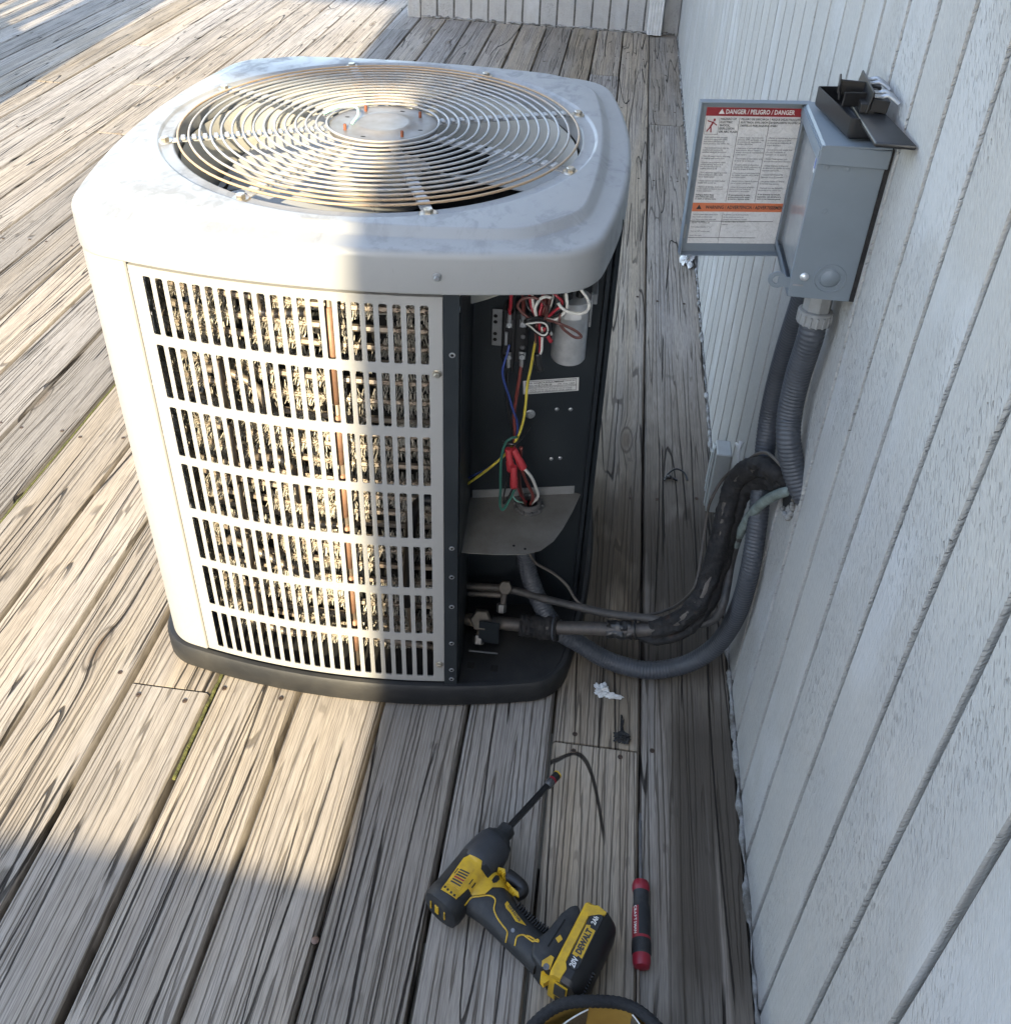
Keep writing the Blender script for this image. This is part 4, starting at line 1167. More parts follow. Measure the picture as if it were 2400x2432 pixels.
# knot round the bundle
for (rx, rz, yy, m) in ((0.0165, 0.0085, 0.652, 'w_black'), (0.0150, 0.0075, 0.6495, 'w_white'), (0.0170, 0.0120, 0.654, 'w_black'), (0.0140, 0.0105, 0.656, 'w_black')):
    pts = []
    for i in range(12):
        a = 2 * math.pi * i / 12
        pts.append((-0.2185 + rx * math.cos(a), yy + 0.006 * math.sin(a * 2), 0.6955 + rz * math.sin(a) - 0.25 * rx * math.cos(a)))
    b = MB(); b.tube(LL(pts), 0.0022 if m == 'w_black' else 0.0012, n=7, closed=True, sub=3); b.build('wire', M[m], unit, 179)
for pts, r, m in (([(-0.219, 0.66, 0.694), (-0.221, 0.66, 0.684), (-0.220, 0.662, 0.672), (-0.220, 0.667, 0.660)], 0.0018, 'w_brown'),
                  ([(-0.216, 0.66, 0.694), (-0.215, 0.66, 0.677), (-0.213, 0.662, 0.660), (-0.214, 0.664, 0.640)], 0.0019, 'w_red'),
                  ([(-0.212, 0.66, 0.690), (-0.211, 0.66, 0.664), (-0.211, 0.66, 0.651), (-0.215, 0.662, 0.640)], 0.0018, 'w_white'),
                  ([(-0.217, 0.662, 0.690), (-0.217, 0.664, 0.665), (-0.216, 0.664, 0.640)], 0.0020, 'w_black'),
                  ([(-0.209, 0.656, 0.692), (-0.204, 0.655, 0.681), (-0.198, 0.655, 0.671)], 0.0030, 'w_red'),
                  ([(-0.207, 0.658, 0.692), (-0.201, 0.66, 0.684), (-0.199, 0.662, 0.678)], 0.0020, 'w_white'),
                  ([(-0.216, 0.662, 0.646), (-0.215, 0.661, 0.632), (-0.210, 0.660, 0.619)], 0.0052, 'w_black')):
    wire(pts, r, m)

# printed label on the back of the bay
lx0, lx1 = -0.2405, -0.1570
A = L(lx0, 0.7250 + (lx0 + 0.318) * 0.2287 - 0.0012, 0.0); B = L(lx1, 0.7250 + (lx1 + 0.318) * 0.2287 - 0.0012, 0.0)
ex = (B - A).normalized(); ez = Vector((0.0, 0.0, 1.0)); en = ex.cross(ez)
wl = (B - A).length
tilt = Matrix.Rotation(R(3.5), 4, 'Y')
def lab_m(u, v, lift=0.0):
    """frame on the label: u along, v up from its middle"""
    o = (A + B) / 2 + Vector((0, 0, 0.531))
    fx = (ex + ez * 0.050).normalized(); fz = fx.cross(en).normalized() * -1
    fz = en.cross(fx).normalized()
    p = o + fx * u + fz * v + en * lift
    return Matrix(((fx.x, fz.x, en.x, p.x), (fx.y, fz.y, en.y, p.y), (fx.z, fz.z, en.z, p.z), (0, 0, 0, 1)))
b = MB(); M0 = lab_m(0, 0, 0.0004)
b.prism([(-wl / 2, -0.0125), (wl / 2, -0.0125), (wl / 2, 0.0125), (-wl / 2, 0.0125)], -0.0003, 0.0, M0)
plate_ = b.build('rating_label', M['white'], bayback, None)
b = MB()
for (x, y, w, h) in ((0, 0.0105, 0.078, 0.0007), (0, -0.0105, 0.078, 0.0007), (-0.039, 0, 0.0007, 0.0217), (0.039, 0, 0.0007, 0.0217), (0, 0.0000, 0.078, 0.0006)):
    b.prism([(x - w / 2, y - h / 2), (x + w / 2, y - h / 2), (x + w / 2, y + h / 2), (x - w / 2, y + h / 2)], 0.0001, 0.0002, M0)
b.build('rule_lines', M['ink'], plate_, None)['kind'] = 'stuff'
for (s, u, v, sz, al) in (('MOD. NO.', -0.037, 0.0072, 0.0036, 'LEFT'), ('2A7A3036A1000AA', -0.0205, 0.0072, 0.0048, 'LEFT'), ('AMERICAN STANDARD INC', 0.0375, 0.0078, 0.0026, 'RIGHT'),
                          ('SERIAL NO.', -0.037, 0.0025, 0.0034, 'LEFT'), ('E1727B15F', -0.0195, 0.0025, 0.0046, 'LEFT'), ('STPR   PTLN. 15 MINS', 0.0365, 0.0026, 0.0028, 'RIGHT'),
                          ('MANUFACTURED UNDER ONE OR MORE OF THE FOLLOWING US PATENTS', 0.0, -0.0022, 0.0023, 'CENTER'), ('3,678,206 4,151,637 4,420,130 5,142,132 4,535,049 4,776,007', 0.0, -0.0054, 0.0026, 'CENTER'),
                          ('4,755,204 4,205,960 4,840,026 4,542,256 4,476,001 4,646,002', 0.0, -0.0085, 0.0026, 'CENTER')):
    text_mesh('lettering', s, sz, M['ink'], plate_, lab_m(u, v, 0.0007), al)

# service valves low in the bay
vs_ = empty('service_valve'); vs_.parent = unit
def hexcap(p, axis, r, h, mat, name, parent):
    b = MB(); b.lathe([(r * 0.92, 0.0), (r, h * 0.08), (r, h * 0.86), (r * 0.86, h)], p, axis, 6); return b.build(name, mat, parent, 25)
brass = simple('weathered_brass', (0.115, 0.10, 0.08), (0.07, 0.064, 0.055), 0.6, 0.3, 60, 0.2, 0.0008)
hexcap(L(-0.284, 0.655, 0.100), (0.05, -0.75, 0.65), 0.0185, 0.022, brass, 'cap', vs_)
b = MB(); b.lathe([(0.013, 0.0), (0.013, 0.03)], L(-0.284, 0.672, 0.083), (0.0, -0.75, 0.65), 14); b.lathe([(0.0055, 0.0), (0.0055, 0.02)], L(-0.284, 0.648, 0.092), (0, -0.55, -0.8), 10)
b.build('body', brass, vs_, 40)
hexcap(L(-0.2845, 0.640, 0.078), (0, -0.55, -0.8), 0.0095, 0.017, simple('grey_cap', (0.13, 0.13, 0.13), (0.09, 0.09, 0.09), 0.4, 0.4, 60), 'port_cap', vs_)
b = MB(); b.tube(LL([(-0.318, 0.665, 0.083), (-0.285, 0.662, 0.086)]), 0.011, n=12, sub=1); b.build('stub', M['coppergrey'], vs_, 179)
vs2 = empty('service_valve'); vs2.parent = unit
hexcap(L(-0.2485, 0.690, 0.146), (0.05, -0.75, 0.65), 0.0125, 0.016, brass, 'cap', vs2)
b = MB(); b.tube(LL([(-0.3175, 0.690, 0.137), (-0.255, 0.690, 0.143)]), 0.0065, n=10, sub=1); b.tube(LL([(-0.312, 0.690, 0.120), (-0.252, 0.690, 0.126)]), 0.0055, n=10, sub=1)
b.lathe([(0.005, 0.0), (0.005, 0.018)], L(-0.2495, 0.684, 0.137), (0, -0.5, -0.85), 10)
b.build('body', M['oldpipe'], vs2, 60)
hexcap(L(-0.2515, 0.674, 0.122), (0, -0.5, -0.85), 0.0085, 0.015, simple('grey_cap_small', (0.14, 0.14, 0.14), (0.09, 0.09, 0.09), 0.4, 0.4, 60), 'port_cap', vs2)
b = MB()
b.box(L(-0.273, 0.616, 0.063), (0.048, 0.022, 0.0025), rot=Matrix.Rotation(R(-50), 4, 'X')); b.box(L(-0.267, 0.632, 0.095), (0.034, 0.0025, 0.050))
b.build('valve_bracket', M['slate'], unit, None)
for x in (-0.292, -0.252):
    b = MB(); b.box(L(x, 0.600, 0.0447), (0.012, 0.012, 0.0006)); b.build('pan_slot', M['hole'], unit, None)

# ================================================================ DISCONNECT BOX ON THE WALL
box = empty('disconnect_box', (0.157, 0.6425, 0.911))
tag(box, 'grey metal electrical disconnect box on the siding with its door swung open', 'electrical box')
BO = Vector((0.157, 0.6425, 0.911))
def W(x, y, z): return Vector((x, y, z)) - BO
X0, X1, YA, YZ, ZA, ZB = 0.0800, 0.1515, 0.5735, 0.7115, 0.8185, 1.0035
t_ = 0.0016
def pbox(name, a, b, mat, parent, bev=0.0, off=BO):
    q = MB(); q.box((Vector(a) + Vector(b)) / 2 - off, [abs(a[i] - b[i]) for i in range(3)], bev=bev); return q.build(name, mat, parent, 30)
bk = MB(); bk.box(W((X0 + 0.158) / 2 + 0.040, (YA + YZ) / 2, (ZA + ZB) / 2), (0.0012, YZ - YA, ZB - ZA)); bk.build('back', M['boxgrey'], box, None)
side = pbox('side', (X0, YA, ZA), (X1, YA + t_, ZB), M['boxgrey'], box, 0.0004)
pbox('side', (X0, YZ - t_, ZA), (X1, YZ, ZB), M['boxgrey'], box, 0.0004)
pbox('bottom', (X0, YA + t_, ZA), (X1, YZ - t_, ZA + t_), M['boxgrey'], box)
hd = MB()
# hood: sloping top with turned-down edges
z0, z1 = 0.9865, 1.0050
o = [(0.0785, 1.0000), (0.0835, 1.0062), (0.1530, 1.0085), (0.1530, 1.0068), (0.0840, 1.0046), (0.0802, 0.9996)]
pr = [W(x, YA - 0.0046, z) for x, z in o] + [W(x, YZ + 0.0046, z) for x, z in o]
n = len(o)
hd.add(pr, [tuple(range(n)), tuple(reversed(range(n, 2 * n)))] + [(i, n + i, n + (i + 1) % n, (i + 1) % n) for i in range(n)])
hd.box(W(0.1165, YA - 0.0032, 0.9950), (0.074, 0.0024, 0.021), bev=0.0008); hd.box(W(0.1165, YZ + 0.0032, 0.9950), (0.074, 0.0024, 0.021), bev=0.0008)
hd.box(W(0.0792, (YA + YZ) / 2, 0.997), (0.0014, YZ - YA + 0.006, 0.010))
hd.build('hood', M['boxgrey'], box, 30)
# front frame and the hazy inner cover
fr = MB()
for (a, b_) in (((X0, YA + t_, ZA), (X0 + 0.0016, YA + 0.008, ZB)), ((X0, YZ - 0.008, ZA), (X0 + 0.0016, YZ - t_, ZB)), ((X0, YA + 0.008, ZA), (X0 + 0.0016, YZ - 0.008, ZA + 0.010)), ((X0, YA + 0.008, ZB - 0.018), (X0 + 0.0016, YZ - 0.008, ZB))):
    fr.box(W(*((Vector(a) + Vector(b_)) / 2)), [abs(a[i] - b_[i]) for i in range(3)])
fr.build('front_frame', M['boxgrey'], box, None)
ip = MB()
ip.box(W(X0 + 0.006, (YA + YZ) / 2, (ZA + ZB) / 2 - 0.004), (0.002, YZ - YA - 0.018, ZB - ZA - 0.032), bev=0.0008)
inner = ip.build('inner_cover', M['plate'], box, None)
st_ = MB(); st_.box(W(X0 + 0.0045, YA + 0.024, 0.972), (0.0006, 0.020, 0.020)); st_.build('sticker', M['white'], inner, None)
st_ = MB(); st_.box(W(X0 + 0.0041, YA + 0.024, 0.973), (0.0004, 0.014, 0.012)); st_.build('emblem', simple('blue_print', (0.05, 0.09, 0.30), (0.06, 0.1, 0.3), 0.5), inner, None)
# hasp tab, knockout, rivet, dents
ha = MB()
ha.box(W(X0 - 0.006, YA + 0.0016, 0.8365), (0.016, 0.0018, 0.013))
for i in range(14):
    a0, a1 = 2 * math.pi * i / 14, 2 * math.pi * (i + 1) / 14
    vs = []
    for y in (YA + 0.0008, YA + 0.0026):
        for r in (0.0052, 0.0105):
            for a in (a0, a1): vs.append(W(X0 - 0.0150 + r * math.cos(a), y, 0.8385 + r * math.sin(a)))
    ha.add(vs, [(0, 1, 3, 2), (4, 6, 7, 5), (2, 3, 7, 6), (0, 4, 5, 1)])
ha.build('hasp', M['boxgrey'], box, None)
kn = MB()
def torus(mb, c, ax, R_, r_, n=40, k=6):
    q = Vector((0, 0, 1)).rotation_difference(Vector(ax))
    mb.tube([c + q @ Vector((R_ * math.cos(2 * math.pi * i / n), R_ * math.sin(2 * math.pi * i / n), 0)) for i in range(n)], r_, n=k, sub=1, closed=True)
torus(kn, W(0.124, YA, 0.8465), (0, -1, 0), 0.0178, 0.0008); torus(kn, W(0.124, YA, 0.8465), (0, -1, 0), 0.0122, 0.0008)
kn.build('knockout', M['boxgrey'], side, 179)
kd = MB(); kd.lathe([(0.0112, 0.0), (0.0108, 0.0006), (0.0, 0.0008)], W(0.124, YA, 0.8465), (0, -1, 0), 28); kd.build('knockout_disc', M['boxgrey'], side, 60)
rv = MB(); rv.lathe([(0.0052, 0.0), (0.0048, 0.0016), (0.0030, 0.0030), (0.0, 0.0035)], W(0.0945, YA, 0.8462), (0, -1, 0), 20); rv.build('rivet', M['alu'], side, 60)
mk2 = MB(); mk2.box(W(0.0895, YA - 0.0002, 0.8345), (0.012, 0.0004, 0.0020)); mk2.build('stamped_mark', M['greyink'], side, None)
for (x, z) in ((0.0900, 0.9805), (0.1125, 0.9805), (0.0990, 0.930)):
    dn = MB(); dn.lathe([(0.0038, 0.0), (0.0030, 0.0005), (0.0012, 0.0002), (0.0, 0.0)], W(x, YA, z), (0, -1, 0), 16); dn.build('dimple', M['boxgrey'], side, 60)
# dark foam gasket between box and wall
gk = MB(); gk.box(W(0.1543, YA + 0.0685, 0.912), (0.0054, 0.1375, 0.186)); gk.build('gasket', M['foam'], box, None)

# ---- open door, hinged at the far edge, inside facing the viewpoint
TL, BL, TR, BR = Vector((-0.0470, 0.694, 1.005)), Vector((-0.0365, 0.700, 0.8030)), Vector((0.0880, 0.7225, 1.006)), Vector((0.0860, 0.7165, 0.8035))
dx = ((TR - TL) + (BR - BL)).normalized(); dz = ((TL - BL) + (TR - BR)); dz = (dz - dx * dz.dot(dx)).normalized(); dn_ = dx.cross(dz)   # dn_ faces -y
DC = (TL + BL + TR + BR) / 4 - BO
DW, DH = (TR - TL).length * 0.98, (TL - BL).length
DM = Matrix(((dx.x, dz.x, dn_.x, DC.x), (dx.y, dz.y, dn_.y, DC.y), (dx.z, dz.z, dn_.z, DC.z), (0, 0, 0, 1)))
dr = MB()
hw_, hh_ = DW / 2, DH / 2
dr.prism([(-hw_, -hh_), (hw_, -hh_), (hw_, hh_), (-hw_, hh_)], -0.0014, 0.0, DM)
for (xa, xb, ya, yb) in ((-hw_, -hw_ + 0.0014, -hh_, hh_), (-hw_ + 0.0014, hw_, hh_ - 0.0014, hh_), (-hw_ + 0.0014, hw_, -hh_, -hh_ + 0.0014)):
    dr.prism([(xa, ya), (xb, ya), (xb, yb), (xa, yb)], 0.0, 0.0105, DM)
door = dr.build('door', M['boxgrey'], box, None)
def rect(name, x0, x1, y0, y1, z, mat, parent):
    q = MB(); q.prism([(x0, y0), (x1, y0), (x1, y1), (x0, y1)], z - 0.0002, z, DM); return q.build(name, mat, parent, None)
lx0, lx1 = -hw_ + DW * 0.075, -hw_ + DW * 0.965
ly1, ly0 = hh_ - DH * 0.045, -hh_ + DH * 0.065
lw = lx1 - lx0
paper_t = NT('creased_label_paper'); co = paper_t.coord('Object')
cr = paper_t.noise(co, 55, 5, 0.65, 1.5); cr2 = paper_t.noise(co, 160, 4, 0.7)
rid = paper_t.map(paper_t.math('ABSOLUTE', paper_t.math('SUBTRACT', cr, 0.5)), 0.0, 0.02, 1.0, 0.0)
pc = paper_t.mix(paper_t.map(cr2, 0.45, 0.75, 0, 0.5), (0.56, 0.55, 0.545), (0.40, 0.39, 0.385))
pc = paper_t.mix(paper_t.math('MULTIPLY', rid, 0.35), pc, (0.25, 0.24, 0.23))
paper_m = paper_t.done(pc, 0.45, 0.0, paper_t.bump(paper_t.math('ADD', cr, paper_t.math('MULTIPLY', cr2, 0.4)), 0.6, 0.0012))
label = rect('warning_label', lx0, lx1, ly0, ly1, 0.0004, paper_m, door)
rb1 = ly1 - DH * 0.052
rect('red_band', lx0, lx1, rb1, ly1, 0.0007, M['redink'], label)
ob1, ob0 = ly1 - DH * 0.610, ly1 - DH * 0.668
rect('orange_band', lx0, lx1, ob0, ob1, 0.0007, M['orange'], label)
def dtext(s, x, y, size, mat, al='LEFT', xs=1.0, fit=None):
    return text_mesh('lettering', s, size, mat, label, DM @ Matrix.Translation((x, y, 0.0010)), al, 0.0, xs, fit)
def tri(name, cx, cy, s, mat):
    q = MB(); q.prism([(cx - s * 0.58, cy - s * 0.42), (cx + s * 0.58, cy - s * 0.42), (cx, cy + s * 0.58)], 0.0008, 0.0010, DM); return q.build(name, mat, label, None)
dtext('DANGER / PELIGRO / DANGER', lx0 + lw * 0.545, (rb1 + ly1) / 2, 0.0078, M['white'], 'CENTER', 1.0, lw * 0.70)
tri('alert_triangle', lx0 + lw * 0.155, (rb1 + ly1) / 2, 0.0060, M['white'])
dtext('WARNING / ADVERTENCIA / ADVERTISSEMENT', lx0 + lw * 0.14, (ob0 + ob1) / 2, 0.0066, M['ink'], 'LEFT', 1.0, lw * 0.86)
tri('alert_triangle', lx0 + lw * 0.07, (ob0 + ob1) / 2, 0.0060, M['ink'])
# pictogram of a struck figure in a frame
pg = MB(); fx, fy = lx0 + lw * 0.070, rb1 - 0.0125
for (ax_, ay, bx_, by, w_) in ((0.002, 0.0055, -0.001, -0.001, 0.0022), (-0.001, -0.001, -0.0050, -0.0070, 0.0015), (-0.0005, -0.001, 0.0005, -0.0080, 0.0015), (0.0015, 0.0045, 0.0065, 0.0010, 0.0012), (0.0010, 0.0045, -0.0055, 0.0065, 0.0012), (0.0028, 0.0062, 0.0030, 0.0092, 0.0024)):
    d = Vector((bx_ - ax_, by - ay, 0)).normalized(); nn = Vector((-d.y, d.x, 0)) * w_ / 2
    a, b_ = Vector((fx + ax_, fy + ay, 0)), Vector((fx + bx_, fy + by, 0))
    q4 = [a - nn, b_ - nn, b_ + nn, a + nn]
    pg.prism([(p.x, p.y) for p in q4], 0.0008, 0.0010, DM)
pg.build('shock_pictogram', M['redink'], label, None)['kind'] = 'stuff'
rl = MB()
c1x, c2x = lx0 + lw * 0.345, lx0 + lw * 0.655
for (xa, xb, ya, yb) in ((c1x, c1x + 0.0004, ob1 + 0.002, rb1 - 0.002), (c2x, c2x + 0.0004, ob1 + 0.002, rb1 - 0.002), (lx0 + lw * 0.335, lx0 + lw * 0.338, ly0, ob0 - 0.001), (lx0, lx1 * 0.8, ly0 + DH * 0.155, ly0 + DH * 0.1575), (lx0, lx1 * 0.5, ly0 + DH * 0.040, ly0 + DH * 0.0425),
                      (lx0 + 0.001, lx0 + 0.0013, fy - 0.0105, fy + 0.0105), (lx0 + 0.001, lx0 + 0.0175, fy - 0.0105, fy - 0.0102), (lx0 + 0.0172, lx0 + 0.0175, fy - 0.0105, fy + 0.0105)):
    rl.prism([(xa, ya), (xb, ya), (xb, yb), (xa, yb)], 0.0008, 0.0010, DM)
rl.build('rule_lines', M['ink'], label, None)['kind'] = 'stuff'
def para(lines, x, y, size, lead, mat, bold=False):
    for i, s in enumerate(lines): dtext(s, x, y - i * lead, size, mat, 'LEFT', 0.92)
para(['HAZARD OF', 'ELECTRIC', 'SHOCK,', 'EXPLOSION', 'OR ARC FLASH'], lx0 + 0.0185, rb1 - 0.0035, 0.0038, 0.0040, M['ink'])
para(['PELIGRO DE DESCARGA', 'ELÉCTRICA, EXPLOSIÓN O', 'DESTELLO POR ARQUEO'], c1x + 0.0022, rb1 - 0.0035, 0.0034, 0.0040, M['ink'])
para(["RISQUE D'ÉLECTROCUTION", "D'EXPLOSION OU D'ÉCLAIR", "D'ARC"], c2x + 0.0022, rb1 - 0.0035, 0.0034, 0.0040, M['ink'])
cols = [(lx0 + 0.002, [['Apply appropriate personal', 'protective equipment (PPE)', 'and follow safe electrical', 'work practices. See NFPA 70E.'], ['- This equipment must only be', 'installed and serviced by', 'qualified electrical personnel.'], ['- Turn off switch before removing', 'or making load connections.'],
                          ['- Always use a properly rated', 'voltage sensing device at all', 'line and load fuse clips to', 'confirm switch is off.'], ['- Turn off power supplying switch', 'before doing any other work', 'on or inside switch.'], ['- Never remove or insert pullout', 'handle with power on.'], ['- Replace all devices, doors and', 'covers before turning on power', 'to this equipment.'], ['Failing to follow these', 'instructions will result', 'in death or serious injury.']]),
        (c1x + 0.0022, [['- Utilice equipo de protección', 'personal (EPP) apropiado y siga', 'las prácticas de seguridad en', 'trabajos eléctricos.'], ['- Solamente el personal eléctrico', 'especializado deberá instalar y', 'prestar servicio de mantenimiento', 'a este equipo.'], ['- Desenergice el interruptor antes', 'de hacer las conexiones.'],
                          ['- Siempre utilice un dispositivo', 'detector de tensión adecuado en', 'todas las grapas de fusible.'], ['- Desenergice el interruptor antes', 'de realizar cualquier otro trabajo', 'en el interruptor.'], ['- Nunca retire o inserte la palanca', 'con el equipo energizado.'], ['- Antes de energizar el equipo', 'vuelva a colocar todos los', 'dispositivos y las puertas.'], ['El incumplimiento de estas', 'precauciones podrá causar', 'la muerte o lesiones serias.']]),
        (c2x + 0.0022, [['- Portez un équipement de protection', 'personnelle approprié (ÉPP)', 'et observez les méthodes de', 'travail électrique.'], ["- Seul un personnel qualifié doit", "effectuer l'installation et", "l'entretien de cet appareil."], ["- Mettez l'interrupteur hors", 'tension avant les raccordements.'],
                          ['- Utilisez toujours un dispositif', 'de détection de tension de valeur', 'nominale appropriée.'], ["- Coupez l'alimentation de", "l'appareil avant d'y travailler."], ['- Ne jamais retirer ou insérer', 'la manette sous tension.'], ['- Replacez tous les dispositifs,', 'les portes et les couvercles.'], ['Si ces directives ne sont pas', 'respectées, cela entraînera la', 'mort ou des blessures graves.']])]
for (x, paras) in cols:
    y = rb1 - 0.0265
    top, bot = y, ob1 + 0.003
    nl = sum(len(p) for p in paras); gap = 0.0026
    lead = (top - bot - gap * (len(paras) - 1)) / nl
    for pi, p in enumerate(paras):
        para(p, x, y, 0.0028, lead, M['greyink'] if pi < len(paras) - 1 else M['ink'])
        y -= lead * len(p) + gap
para(['Failing to heed these panel switch', 'may violate product codes', 'and this product may otherwise', 'affect your safety.'], lx0 + 0.002, ob0 - 0.004, 0.0026, 0.0034, M['greyink'])
para(['Al permitir que las partes pintadas', 'de este producto entren en', 'contacto con solventes o aceites', 'se debilitan y fallan de manera', 'negativa.'], lx0 + lw * 0.345, ob0 - 0.004, 0.0026, 0.0034, M['greyink'])
para(['Handle - Pull on and off', 'Turn pullout handle to "on"', 'Turn to "off" position and', 'insert into base.'], lx0 + 0.002, ly0 + DH * 0.145, 0.0026, 0.0060, M['greyink'])
sl = MB(); sl.prism([(-hw_ + 0.0035, -hh_ + 0.020), (-hw_ + 0.0065, -hh_ + 0.020), (-hw_ + 0.0065, -hh_ + 0.040), (-hw_ + 0.0035, -hh_ + 0.040)], 0.0, 0.0004, DM)
sl.build('pale_sticker', M['pvcgrey'], door, None)

# ---- black pull-out lying on top of the box
pu = empty('disconnect_pullout', (0.11, 0.62, 1.0092))
tag(pu, 'black plastic fuse pull-out with silver blades lying on the grey electrical box', 'pull-out switch')
PO = Vector((0.11, 0.62, 1.0092))
hs_ = MB()
# open tray
a, b_ = Vector((0.0860, 0.6920, 0)), Vector((0.1070, 0.5810, 0))
d = (b_ - a).normalized(); nn = Vector((-d.y, d.x, 0))
if nn.x < 0: nn = -nn
def hp(u, v, z): return a + d * u + nn * v + Vector((0, 0, z)) - PO
Lh, Wh, Hh = (b_ - a).length, 0.040, 0.0235
def slab(mb, u0, u1, v0, v1, z0, z1, lean=0.0):
    vs = [hp(u, v, z) for z in (z0, z1) for (u, v) in ((u0, v0), (u1, v0), (u1, v1), (u0, v1))]
    mb.add(vs, [(3, 2, 1, 0), (4, 5, 6, 7), (0, 1, 5, 4), (1, 2, 6, 5), (2, 3, 7, 6), (3, 0, 4, 7)])
bmx = bmesh.new()
zb = 1.0094
outer = [hp(u, v, zb) for (u, v) in ((0, 0), (Lh, 0), (Lh, Wh), (0, Wh))]
vs0 = [bmx.verts.new(p) for p in outer]; vs1 = [bmx.verts.new(p + Vector((0, 0, Hh))) for p in outer]
bmx.faces.new(list(reversed(vs0))); 
for i in range(4): bmx.faces.new((vs0[i], vs0[(i + 1) % 4], vs1[(i + 1) % 4], vs1[i]))
bmesh.ops.recalc_face_normals(bmx, faces=bmx.faces)
ed = [e for e in bmx.edges if abs(e.verts[0].co.z - e.verts[1].co.z) > 0.01] + [e for e in bmx.edges if e.verts[0].co.z < zb - PO.z + 0.001 and e.verts[1].co.z < zb - PO.z + 0.001]
bmesh.ops.bevel(bmx, geom=ed, offset=0.0055, segments=4, profile=0.5, affect='EDGES')
bmesh.ops.solidify(bmx, geom=bmx.faces[:], thickness=0.0022)
hs_.bm(bmx)
hs_.build('tray', M['black'], pu, 40)
# face plate and blade carrier
fp_ = [Vector((0.1135, 0.640, 1.0345)), Vector((0.1400, 0.650, 1.0355)), Vector((0.1548, 0.500, 1.0375)), Vector((0.1180, 0.514, 1.0330))]
pl = MB()
vs = [p - PO for p in fp_] + [p - PO - Vector((0, 0, 0.0055)) for p in fp_]
bmx = bmesh.new(); bv = [bmx.verts.new(v) for v in vs]
for f in ((0, 3, 2, 1), (4, 5, 6, 7), (0, 1, 5, 4), (1, 2, 6, 5), (2, 3, 7, 6), (3, 0, 4, 7)): bmx.faces.new([bv[i] for i in f])
bmesh.ops.recalc_face_normals(bmx, faces=bmx.faces)
bmesh.ops.bevel(bmx, geom=bmx.edges[:], offset=0.002, segments=2, profile=0.5, affect='EDGES')
pl.bm(bmx); pl.build('face_plate', M['black'], pu, 40)
ca = MB()
def qbox(c, dims, rz=0.0, tx=0.0, bev=0.0008): ca.box(Vector(c) - PO, dims, rot=Matrix.Rotation(rz, 4, 'Z') @ Matrix.Rotation(tx, 4, 'Y'), bev=bev)
qbox((0.1265, 0.636, 1.0470), (0.0022, 0.082, 0.024), R(-2), R(8))
qbox((0.1000, 0.640, 1.0490), (0.0024, 0.048, 0.016), R(-12), R(-14))
qbox((0.1130, 0.643, 1.0480), (0.028, 0.0022, 0.016), R(-6), 0)
qbox((0.1130, 0.617, 1.0430), (0.026, 0.0022, 0.016), R(14), 0)
qbox((0.1365, 0.608, 1.0440), (0.018, 0.026, 0.014), R(-4), R(6))
qbox((0.1370, 0.655, 1.0470), (0.018, 0.024, 0.010), R(-4), R(6))
qbox((0.1330, 0.632, 1.0460), (0.012, 0.006, 0.012), R(-4), R(6))
qbox((0.1255, 0.610, 1.0395), (0.016, 0.024, 0.010), R(-4), 0)
ca.build('blade_carrier', M['black'], pu, 30)
for i, y in enumerate((0.600, 0.614, 0.648, 0.662)):
    b = MB(); b.tube([Vector((0.1360, y, 1.0530)) - PO, Vector((0.1420, y - 0.002, 1.0555)) - PO, Vector((0.1485, y - 0.006, 1.0530)) - PO, Vector((0.1535, y - 0.010, 1.0500)) - PO], 0.0024, n=8, sy=0.5)
    b.build('blade', M['galv'], pu, 60)
    b = MB(); b.box(Vector((0.1330, y, 1.0535)) - PO, (0.010, 0.009, 0.0018), bev=0.0004); b.build('clip', M['galv'], pu, None)

# ================================================================ CONDUITS AND REFRIGERANT LINES
def ribbed(name, pts, r, mat, label, cat, parent=None, pitch=0.0056, sub=10):
    P = smooth_path(pts, sub)
    # resample evenly so the ribs are regular
    acc = [0.0]
    for p, q in zip(P[:-1], P[1:]): acc.append(acc[-1] + (q - p).length)
    tot = acc[-1]; step = pitch / 4; n = int(tot / step); out = []; j = 0
    for i in range(n + 1):
        s = min(i * step, tot - 1e-6)
        while acc[j + 1] < s: j += 1
        t = (s - acc[j]) / max(acc[j + 1] - acc[j], 1e-9)
        out.append(P[j].lerp(P[j + 1], t))
    b = MB(); N = len(out)
    b.tube(out, lambda t: r * (1.0 + (0.0 if int(round(t * (N - 1))) % 4 in (0, 1) else (-0.035 if int(round(t * (N - 1))) % 4 == 2 else -0.055))), n=22, sub=1)
    o = b.build(name, mat, parent, 60)
    if label: tag(o, label, cat)
    return o
ribbed('flexible_conduit', [(0.1300, 0.6215, 0.7600), (0.130, 0.6190, 0.735), (0.1300, 0.631, 0.671), (0.130, 0.626, 0.615), (0.1330, 0.611, 0.582), (0.143, 0.600, 0.550), (0.157, 0.588, 0.522), (0.170, 0.580, 0.505)],
       0.0168, M['conduit'], 'grey ribbed conduit from the box fitting straight into the wall hole', 'conduit')
